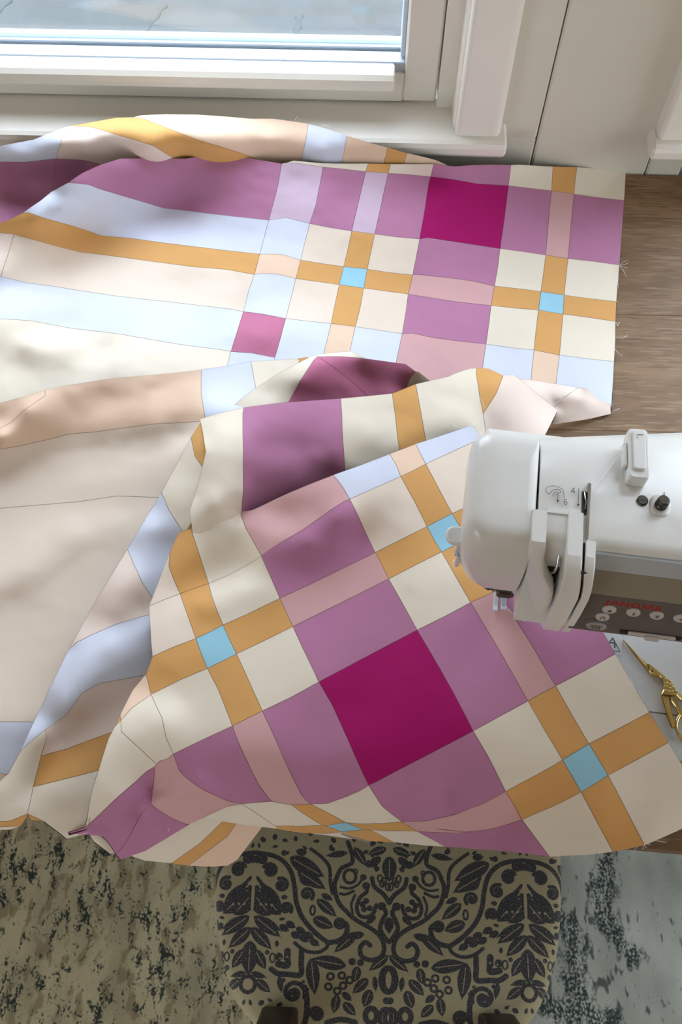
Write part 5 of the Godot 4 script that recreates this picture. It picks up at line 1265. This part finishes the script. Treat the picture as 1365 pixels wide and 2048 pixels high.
	var w1 := obj("lettering", text_mesh("START", 0.0026), M.ink, sb); w1.position = Vector3(0, 0.0009, 0.0034)
	var w2 := obj("lettering", text_mesh("STOP", 0.0020), M.ink, sb); w2.position = Vector3(0, -0.0016, 0.0034)
	# speed slider in its groove
	var gr := st_new()
	plan(gr, [[0.2, rounded(-26, -2.2, 26, 2.2, [2, 2, 2, 2])], [0.6, rounded(-26, -2.2, 26, 2.2, [2, 2, 2, 2])]])
	var go := on_face("slider_groove", done(gr), M.black, t, 115, 190.2, 1.0)
	go.transform.basis = go.transform.basis * Basis(Vector3.RIGHT, PI / 2)
	gr = st_new()
	plan(gr, [[0.5, rounded(-20, -1.8, 20, 1.8, [1.6, 1.6, 1.6, 1.6])], [1.9, rounded(-20, -1.8, 20, 1.8, [1.6, 1.6, 1.6, 1.6])]])
	go = on_face("speed_slider", done(gr), M.button, t, 116, 190.4, 1.0)
	go.transform.basis = go.transform.basis * Basis(Vector3.RIGHT, PI / 2)
	gr = st_new()
	plan(gr, [[0.5, rounded(-7, -0.6, 7, 5.0, [1, 1, 2, 2])], [3.4, rounded(-6, 0, 6, 4.6, [1, 1, 2, 2])]])
	go = on_face("slider_knob", done(gr), M.button, t, 116.5, 190.4, 1.0)
	go.transform.basis = go.transform.basis * Basis(Vector3.RIGHT, PI / 2)
	# top fittings: thread guide, screw and knob
	st = st_new()
	plan(st, [[284, rounded(68.5, -50, 84.5, -5, [3, 3, 3, 3])], [297, rounded(68.5, -50, 84.5, -5, [3, 3, 3, 3])], [299, rounded(69.4, -49.2, 83.6, -6, [3, 3, 3, 3])]])
	var tg := obj("thread_guide", done(st), M.machine, t); tg.rotation.y = deg_to_rad(2)
	st = st_new()
	plan(st, [[298.6, rounded(71.5, -47, 81.5, -12, [2, 2, 2, 2])], [300.6, rounded(71.5, -47, 81.5, -12, [2, 2, 2, 2])], [301.4, rounded(72.2, -46.4, 80.8, -12.6, [2, 2, 2, 2])]])
	obj("lid", done(st), M.machine, tg)
	machine_box("clip", Vector3(65.2, 286, -38), Vector3(68.2, 296, -17), M.machine, tg, 0.8)
	st = st_new(); tube(st, [mm(75, 301.7, -43), mm(79.5, 301.7, -43)], 0.0003, 5); tube(st, [mm(75, 301.7, -43), mm(75, 301.7, -39)], 0.0003, 5)
	obj("mark", done(st), M.button, tg)
	st = st_new()
	plan(st, [[283, rounded(77.5, 0.5, 86.5, 9.5, [4.5, 4.5, 4.5, 4.5])], [286.6, rounded(77.5, 0.5, 86.5, 9.5, [4.5, 4.5, 4.5, 4.5])], [287.2, rounded(78.4, 1.4, 85.6, 8.6, [3.6, 3.6, 3.6, 3.6])]])
	var sc := obj("screw", done(st), M.darksteel, t)
	machine_box("screw_slot", Vector3(78.6, 286.9, 4.5), Vector3(85.4, 287.35, 5.5), M.black, sc, 0.2)
	st = st_new()
	plan(st, [[284, rounded(88, -2, 104, 17, [7, 7, 7, 7])], [286.4, rounded(88, -2, 104, 17, [7, 7, 7, 7])], [287.4, rounded(89.5, -0.5, 102.5, 15.5, [6.4, 6.4, 6.4, 6.4])]])
	obj("winder_base", done(st), M.machine, t)
	st = st_new()
	for l in [[286, 5.6], [290, 5.6], [290.4, 4.6], [291.2, 4.6], [291.6, 5.4], [296, 5.2], [297, 4.2]]: pass
	plan(st, [[287, rounded(91, 3, 101, 13, [5, 5, 5, 5], 7)], [291, rounded(91, 3, 101, 13, [5, 5, 5, 5], 7)], [291.4, rounded(92, 4, 100, 12, [4, 4, 4, 4], 7)], [292.6, rounded(92, 4, 100, 12, [4, 4, 4, 4], 7)], [293, rounded(91, 3, 101, 13, [5, 5, 5, 5], 7)], [296.4, rounded(91.4, 3.4, 100.6, 12.6, [4.6, 4.6, 4.6, 4.6], 7)], [297.4, rounded(92.6, 4.6, 99.4, 11.4, [3.4, 3.4, 3.4, 3.4], 7)]])
	var kn := obj("winder_spindle", done(st), M.darksteel, t)
	machine_box("spindle_spring", Vector3(95.4, 290, 1.2), Vector3(96.6, 297.6, 4.0), M.steel, kn, 0.2)
	# printing on the top: thread path marks
	var top := Basis(Vector3.RIGHT, -PI / 2)
	var four := obj("numeral", text_mesh("4", 0.0048), M.ink, t); four.transform = Transform3D(top, mm(27, 287.0, 4.0))
	var six := obj("numeral", text_mesh("6", 0.0048), M.ink, t); six.transform = Transform3D(top, mm(21.5, 287.0, 15.0))
	st = st_new()
	var flat := func(line: Array, r: float) -> void:
		var p := []
		for q in line: p.append(mm(q[0], 286.95, q[1]))
		tube(st, spline(p, 4), r * 0.001, 5)
	flat.call([[31.5, 1.5], [31.5, 16.5]], 0.25)
	flat.call([[15.4, 7.5], [15.4, 15.0]], 0.25)
	flat.call([[8.5, 9.5], [5.6, 7.5], [6.6, 3.6], [10.5, 2.0], [15, 2.2], [18.6, 4.2], [19.8, 7.0]], 0.22)
	flat.call([[8.5, 9.5], [10.5, 6.5], [13.0, 4.8], [16, 4.4]], 0.22); flat.call([[11.0, 10.8], [12.4, 8.0], [14.6, 6.6]], 0.22); flat.call([[13.4, 10.8], [14.2, 8.4]], 0.22)
	flat.call([[16, 4.4], [17.6, 6.4], [16.4, 7.6]], 0.22); flat.call([[19.8, 7.0], [20.4, 12.0]], 0.22)
	for a in [[31.5, 17.8], [15.4, 16.4]]:
		loft(st, [PackedVector3Array([mm(a[0] - 1.1, 286.8, a[1] - 2.6), mm(a[0] + 1.1, 286.8, a[1] - 2.6), mm(a[0], 286.8, a[1])]), PackedVector3Array([mm(a[0] - 1.1, 287.1, a[1] - 2.6), mm(a[0] + 1.1, 287.1, a[1] - 2.6), mm(a[0], 287.1, a[1])])])
	obj("threading_diagram", done(st), M.ink, t)
	# needle threader tab and lever on the head's left side
	st = st_new()
	plan(st, [[240, rounded(-67, 28, -48, 43, [7, 1, 1, 7], 7)], [243.5, rounded(-67.6, 27.4, -48, 43.6, [7.4, 1, 1, 7.4], 7)], [245.0, rounded(-66, 28.8, -48, 42.4, [6.6, 1, 1, 6.6], 7)]])
	obj("threader_lever", done(st), M.machine, t)
	machine_box("threader_bar", Vector3(-57.0, 214, 38), Vector3(-53.4, 239, 42), M.vinyl, t, 0.8)
	machine_box("threader_bar", Vector3(-55.5, 200, 40), Vector3(-51.0, 220, 46), M.machine, t, 1.2)
	# needle side: clamp, bar, foot
	st = st_new()
	tube(st, [mm(-3, 186, 33), mm(-3, 130, 33)], 0.0034, 12)
	obj("needle_bar", done(st), M.steel, t)
	st = st_new()
	tube(st, [mm(6, 186, 26), mm(6, 122, 26)], 0.0032, 12)
	obj("presser_bar", done(st), M.darksteel, t)
	machine_box("needle_clamp", Vector3(-9, 124, 27), Vector3(5, 136, 40), M.darksteel, t, 1.6)
	st = st_new(); tube(st, [mm(-9, 130, 34), mm(-14, 130, 34.5)], 0.0026, 10)
	obj("clamp_screw", done(st), M.steel, t)
	st = st_new(); tube(st, [mm(-2.6, 126, 34), mm(-2.6, 108, 34), mm(-2.6, 92.5, 34)], [0.0006, 0.0005, 0.0002], 8)
	obj("needle", done(st), M.steel, t)
	machine_box("foot_holder", Vector3(-6, 103, 20), Vector3(10, 121, 31), M.darksteel, t, 1.6)
	var foot := Node3D.new(); foot.name = "presser_foot"; t.add_child(foot)
	for x in [[-7.4, -3.4, 43.5], [-0.6, 4.4, 41.5]]:
		st = st_new()
		section(x[0], x[1], [Vector2(18, 94.6), Vector2(18, 97.4), Vector2(36, 96.4), Vector2(x[2] - 1, 98.4), Vector2(x[2], 98.0), Vector2(x[2] - 0.2, 96.9), Vector2(36, 94.4)], st, 0.4)
		obj("toe", done(st), M.footsteel, foot)
	machine_box("foot_bar", Vector3(-7.4, 96, 16), Vector3(4.4, 104, 21), M.steel, foot, 0.8)
	st = st_new()
	for q in [[-5.4, 38], [2.0, 37]]: tube(st, [mm(q[0] - 1.2, 96.8, q[1]), mm(q[0] + 1.2, 96.8, q[1])], 0.0003, 5)
	obj("foot_mark", done(st), M.black, foot)
	# stickers: warning triangle on the bed, diagram on the face cover
	st = st_new()
	var lab := func(poly: Array, y0: float, y1: float) -> void:
		var a := PackedVector3Array(); var b := PackedVector3Array()
		for q in poly: a.append(mm(q.x, y0, q.y)); b.append(mm(q.x, y1, q.y))
		loft(st, [a, b])
	lab.call(Array(rounded(86, 40, 121, 67, [3, 3, 3, 3])), 79.8, 80.15)
	var stk := obj("warning_sticker", done(st), M.bed, t)
	st = st_new()
	for line in [[[110.0, 49.4], [117.0, 62.0], [101.0, 62.6], [110.0, 49.4]]]:
		var p := []
		for q in line: p.append(mm(q[0], 80.25, q[1]))
		tube(st, p, 0.00045, 5)
	var p2 := []
	for q in [[107.0, 55.2], [109.8, 54.0], [112.0, 55.4], [112.0, 59.2]]: p2.append(mm(q[0], 80.25, q[1]))
	tube(st, spline(p2, 4), 0.0005, 5)
	obj("warning_triangle", done(st), mat(Color(0.16, 0.22, 0.28), 0.6), stk)
	st = st_new()
	var rim := []
	for q in rounded(87, 41, 120, 66, [3, 3, 3, 3]): rim.append(mm(q.x, 80.2, q.y))
	rim.append(rim[0]); tube(st, rim, 0.00012, 4)
	obj("sticker_border", done(st), M.button, stk)
	st = st_new()
	var fp := func(u: float, y: float) -> Vector3:
		return mm(u, y, 56.0 + (y - 184.0) * 4.0 / 14.0 + 0.35 - (0.0 if u > -20.0 else pow((-20.0 - u) / 21.0, 2.0) * 6.0))
	for line in [[[-24, 187], [-3, 188.5]], [[-26, 183.5], [-17, 184]], [[-26, 183.5], [-25, 187]], [[-8, 184.4], [-3, 184.6], [-3, 188]], [[-16, 185], [-14, 187], [-11, 184.6], [-8, 187.4]], [[-24, 191], [-19, 191.2]], [[-18, 190.2], [-6, 190.6]], [[-5.5, 189.4], [-3, 191]]]:
		var p := []
		for q in line: p.append(fp.call(q[0], q[1]))
		tube(st, p, 0.00030, 4)
	for q in [[-23, 184.8], [-5.5, 186]]:
		tube(st, [fp.call(q[0] - 1.4, q[1]), fp.call(q[0] + 1.4, q[1])], 0.0009, 6)
	obj("threading_sticker", done(st), M.ink, t)

# ------------------------------------------------------------------ scissors and loose threads
func build_scissors() -> void:
	var o := Vector3(0.2824, 0.8220, -0.2706)
	var t := thing("scissors", "small gold stork shaped embroidery scissors lying on the white machine bed", "scissors", Vector3(o.x, 0.8203, o.z))
	var at := func(pts: Array) -> Array:
		var out := []
		for p in pts: out.append(Vector2(p.x - o.x, p.z - o.z))
		return out
	var slabm := func(called: String, outline: Array, y0: float, y1: float, bev: float) -> MeshInstance3D:
		var st := st_new()
		prism(st, outline, func(p, d): return Vector3(p.x, d, p.y), y0, y1, bev)
		return obj(called, done(st), M.brass, t)
	# two blades forming the beak
	slabm.call("blade", at.call([Vector3(0.2613, 0.8220, -0.2970), Vector3(0.2652, 0.8220, -0.2926), Vector3(0.2727, 0.8220, -0.2820), Vector3(0.2802, 0.8220, -0.2719), Vector3(0.2833, 0.8220, -0.2701), Vector3(0.2837, 0.8220, -0.2643), Vector3(0.2816, 0.8220, -0.2667), Vector3(0.2792, 0.8220, -0.2709), Vector3(0.2709, 0.8220, -0.2824)]), 0.0002, 0.0022, 0.0004)
	slabm.call("blade", at.call([Vector3(0.2613, 0.8220, -0.2965), Vector3(0.2677, 0.8220, -0.2892), Vector3(0.2762, 0.8220, -0.2787), Vector3(0.2813, 0.8220, -0.2734), Vector3(0.2863, 0.8220, -0.2668), Vector3(0.2841, 0.8220, -0.2633), Vector3(0.2793, 0.8220, -0.2724), Vector3(0.2701, 0.8220, -0.2844)]), 0.0023, 0.0040, 0.0004)
	# head and neck, with an eye
	var hd: MeshInstance3D = slabm.call("head", at.call([Vector3(0.2813, 0.8220, -0.2734), Vector3(0.2837, 0.8220, -0.2735), Vector3(0.2910, 0.8220, -0.2674), Vector3(0.2983, 0.8220, -0.2604), Vector3(0.2995, 0.8220, -0.2585), Vector3(0.2964, 0.8220, -0.2560), Vector3(0.2944, 0.8220, -0.2588), Vector3(0.2914, 0.8220, -0.2616), Vector3(0.2872, 0.8220, -0.2625), Vector3(0.2840, 0.8220, -0.2629), Vector3(0.2820, 0.8220, -0.2667)]), 0.0005, 0.0052, 0.0012)
	var ev := Vector3(0.2853, 0.8220, -0.2663)
	var st := st_new(); tube(st, [Vector3(ev.x - o.x, 0.0048, ev.z - o.z), Vector3(ev.x - o.x, 0.0056, ev.z - o.z)], 0.0008, 12)
	obj("eye", done(st), M.darksteel, hd)
	# feathered body
	var bd: MeshInstance3D = slabm.call("body", at.call([Vector3(0.2931, 0.8220, -0.2602), Vector3(0.2987, 0.8220, -0.2599), Vector3(0.3024, 0.8220, -0.2552), Vector3(0.3067, 0.8220, -0.2477), Vector3(0.3116, 0.8220, -0.2417), Vector3(0.3177, 0.8220, -0.2386), Vector3(0.3164, 0.8220, -0.2352), Vector3(0.3094, 0.8220, -0.2393), Vector3(0.3053, 0.8220, -0.2439), Vector3(0.2914, 0.8220, -0.2440), Vector3(0.2937, 0.8220, -0.2488), Vector3(0.2948, 0.8220, -0.2545)]), 0.0005, 0.0058, 0.0012)
	st = st_new()
	for q in [Vector3(0.2968, 0.8220, -0.2551), Vector3(0.2994, 0.8220, -0.2537), Vector3(0.2964, 0.8220, -0.2517), Vector3(0.2995, 0.8220, -0.2504), Vector3(0.3024, 0.8220, -0.2509), Vector3(0.2950, 0.8220, -0.2479), Vector3(0.2982, 0.8220, -0.2470), Vector3(0.3015, 0.8220, -0.2471), Vector3(0.3043, 0.8220, -0.2476), Vector3(0.3054, 0.8220, -0.2444), Vector3(0.3011, 0.8220, -0.2566), Vector3(0.3075, 0.8220, -0.2425)]:
		var c := Vector3(q.x - o.x, 0.0056, q.z - o.z)
		tube(st, [c + Vector3(-0.0011, 0, -0.0008), c + Vector3(0, 0.0005, 0.0002), c + Vector3(0.0013, 0, -0.0004)], [0.0004, 0.0008, 0.0004], 7)
	obj("feathers", done(st), M.brass, bd)
	# legs down to the finger rings, ribbed
	slabm.call("leg", at.call([Vector3(0.2918, 0.8220, -0.2435), Vector3(0.2991, 0.8220, -0.2428), Vector3(0.2992, 0.8220, -0.2352), Vector3(0.3007, 0.8220, -0.2231), Vector3(0.3017, 0.8220, -0.2157), Vector3(0.3000, 0.8220, -0.2129), Vector3(0.2979, 0.8220, -0.2142), Vector3(0.2951, 0.8220, -0.2267)]), 0.0004, 0.0036, 0.0007)
	slabm.call("leg", at.call([Vector3(0.2996, 0.8220, -0.2428), Vector3(0.3029, 0.8220, -0.2433), Vector3(0.3086, 0.8220, -0.2317), Vector3(0.3150, 0.8220, -0.2235), Vector3(0.3129, 0.8220, -0.2216), Vector3(0.3068, 0.8220, -0.2247), Vector3(0.3037, 0.8220, -0.2335), Vector3(0.3005, 0.8220, -0.2386)]), 0.0004, 0.0036, 0.0007)
	st = st_new()
	var a0 := Vector3(0.2935, 0.8220, -0.2417); var a1 := Vector3(0.2994, 0.8220, -0.2157); var b0 := Vector3(0.2976, 0.8220, -0.2418); var b1 := Vector3(0.3013, 0.8220, -0.2167)
	for k in 16:
		var f := k / 15.0
		var p0 := a0.lerp(a1, f); var p1 := b0.lerp(b1, f)
		tube(st, [Vector3(p0.x - o.x, 0.0037, p0.z - o.z), Vector3(p1.x - o.x, 0.0037, p1.z - o.z)], 0.0003, 5)
	obj("ribs", done(st), M.brass, t)
	var cs := [[Vector3(0.3130, 0.8220, -0.2142), 0.0119], [Vector3(0.3295, 0.8220, -0.2221), 0.0119]]
	for c in cs:
		st = st_new()
		var ring := []
		for k in 41:
			var a := TAU * k / 40.0
			ring.append(Vector3(c[0].x - o.x + cos(a) * c[1] * 0.86, 0.0024, c[0].z - o.z + sin(a) * c[1] * 1.15))
		tube(st, ring, 0.0015, 8)
		obj("finger_ring", done(st), M.brass, t)
	st = st_new(); var pv := Vector3(0.2893, 0.8220, -0.2645)
	tube(st, [Vector3(pv.x - o.x, 0.0, pv.z - o.z), Vector3(pv.x - o.x, 0.0058, pv.z - o.z)], 0.0012, 10)
	obj("pivot", done(st), M.brass, t)

func build_threads() -> void:
	var strand := func(called: String, pts: Array, label: String) -> void:
		var st := st_new()
		tube(st, spline(pts, 8), 0.00036, 6)
		var o := obj(called, done(st), M.threadwhite)
		tag(o, label, "thread")
	strand.call("sewing_thread", [Vector3(0.2188, 1.0300, -0.3930), Vector3(0.2033, 1.0300, -0.3708), Vector3(0.1897, 1.0290, -0.3514), Vector3(0.1851, 1.0280, -0.3452)], "fine white thread stretched over the top of the sewing machine")
	strand.call("sewing_thread", [Vector3(0.1486, 0.8340, -0.3244), Vector3(0.1540, 0.8340, -0.3175), Vector3(0.1610, 0.8360, -0.3105), Vector3(0.1649, 0.8400, -0.3072), Vector3(0.1673, 0.8480, -0.3056), Vector3(0.1670, 0.8700, -0.3020)], "loose white thread tail looping from the presser foot")
	# frayed ends along the raw hems
	var q := get_node("quilt_top")
	var st := st_new()
	for l in [[Vector3(0.3239, 0.7430, -0.8081), Vector3(0.3282, 0.7480, -0.8089), Vector3(0.3314, 0.7520, -0.8080)], [Vector3(0.3238, 0.7430, -0.8074), Vector3(0.3268, 0.7490, -0.8034), Vector3(0.3326, 0.7490, -0.8059)], [Vector3(0.3237, 0.7430, -0.8066), Vector3(0.3271, 0.7490, -0.7996), Vector3(0.3317, 0.7460, -0.8014)], [Vector3(0.3243, 0.7430, -0.8058), Vector3(0.3262, 0.7480, -0.7935), Vector3(0.3302, 0.7430, -0.7892)], [Vector3(0.3214, 0.7420, -0.7912), Vector3(0.3182, 0.7450, -0.7782), Vector3(0.3197, 0.7420, -0.7722)], [Vector3(0.3144, 0.7420, -0.7534), Vector3(0.3169, 0.7430, -0.7505)],
			[Vector3(0.3117, 0.7420, -0.7224), Vector3(0.3123, 0.7460, -0.7137), Vector3(0.3127, 0.7480, -0.7174), Vector3(0.3170, 0.7420, -0.7211)], [Vector3(0.3097, 0.7420, -0.6999), Vector3(0.3159, 0.7450, -0.6973), Vector3(0.3237, 0.7420, -0.7032)], [Vector3(0.3071, 0.7420, -0.6835), Vector3(0.3098, 0.7450, -0.6759), Vector3(0.3151, 0.7420, -0.6731)], [Vector3(0.2945, 0.7450, -0.5935), Vector3(0.2986, 0.7480, -0.5958), Vector3(0.3043, 0.7450, -0.5997)], [Vector3(0.2938, 0.7490, -0.6030), Vector3(0.2962, 0.7480, -0.6017)],
			[Vector3(0.2289, 0.7800, -0.5897), Vector3(0.2232, 0.7780, -0.5824), Vector3(0.2173, 0.7760, -0.5782)], [Vector3(0.2301, 0.7820, -0.5892), Vector3(0.2232, 0.7720, -0.5808), Vector3(0.2185, 0.7660, -0.5771)], [Vector3(0.2178, 0.7700, -0.5779), Vector3(0.2278, 0.7560, -0.5773), Vector3(0.2354, 0.7460, -0.5774)], [Vector3(0.2189, 0.7580, -0.5772), Vector3(0.2164, 0.7520, -0.5728), Vector3(0.2122, 0.7460, -0.5695), Vector3(0.2107, 0.7440, -0.5667)], [Vector3(0.2202, 0.7660, -0.5765), Vector3(0.2173, 0.7540, -0.5749)], [Vector3(0.2458, 0.7780, -0.6025), Vector3(0.2446, 0.7800, -0.5915), Vector3(0.2437, 0.7780, -0.5881)], [Vector3(0.2486, 0.7780, -0.6033), Vector3(0.2384, 0.7840, -0.5947), Vector3(0.2217, 0.7800, -0.5824), Vector3(0.2136, 0.7740, -0.5754)],
			[Vector3(0.2701, 0.7980, -0.1130), Vector3(0.2722, 0.7960, -0.1107)], [Vector3(0.2701, 0.7980, -0.1130), Vector3(0.2691, 0.7940, -0.1095)], [Vector3(0.2716, 0.7980, -0.1139), Vector3(0.2761, 0.7960, -0.1133)], [Vector3(0.2789, 0.8000, -0.1168), Vector3(0.2914, 0.7940, -0.1162)], [Vector3(0.2935, 0.8060, -0.1234), Vector3(0.2992, 0.8040, -0.1251)], [Vector3(0.2659, 0.7900, -0.1120), Vector3(0.2640, 0.7860, -0.1098)], [Vector3(0.2034, 0.7480, -0.1068), Vector3(0.2003, 0.7440, -0.1048)], [Vector3(0.2140, 0.7600, -0.1063), Vector3(0.2119, 0.7560, -0.1040)],
			[Vector3(0.2613, 0.8320, -0.2590), Vector3(0.2636, 0.8340, -0.2490), Vector3(0.2613, 0.8380, -0.2554)], [Vector3(0.2684, 0.8320, -0.2459), Vector3(0.2730, 0.8320, -0.2367)], [Vector3(0.1293, 0.8460, -0.5070), Vector3(0.1264, 0.8480, -0.5035), Vector3(0.1220, 0.8480, -0.5080)], [Vector3(0.1016, 0.8300, -0.5248), Vector3(0.1117, 0.8320, -0.5180), Vector3(0.1219, 0.8340, -0.5207), Vector3(0.1317, 0.8320, -0.5257)], [Vector3(0.1317, 0.8280, -0.5603), Vector3(0.1343, 0.8300, -0.5518), Vector3(0.1368, 0.8260, -0.5469)], [Vector3(0.1002, 0.8380, -0.3605), Vector3(0.0979, 0.8420, -0.3640), Vector3(0.1006, 0.8400, -0.3686)], [Vector3(0.1713, 0.8340, -0.2645), Vector3(0.1734, 0.8350, -0.2638)],
			[Vector3(-0.0816, 0.8460, -0.9305), Vector3(-0.0786, 0.8500, -0.9329)], [Vector3(-0.0516, 0.8380, -0.9267), Vector3(-0.0456, 0.8400, -0.9296), Vector3(-0.0395, 0.8380, -0.9286)], [Vector3(-0.1684, 0.7500, -0.1220), Vector3(-0.1678, 0.7460, -0.1193)]]:
		tube(st, spline(l, 4), 0.00022, 5)
	var fr := obj("frayed_threads", done(st), M.threadwhite, q)
	fr.set_meta("kind", "stuff")
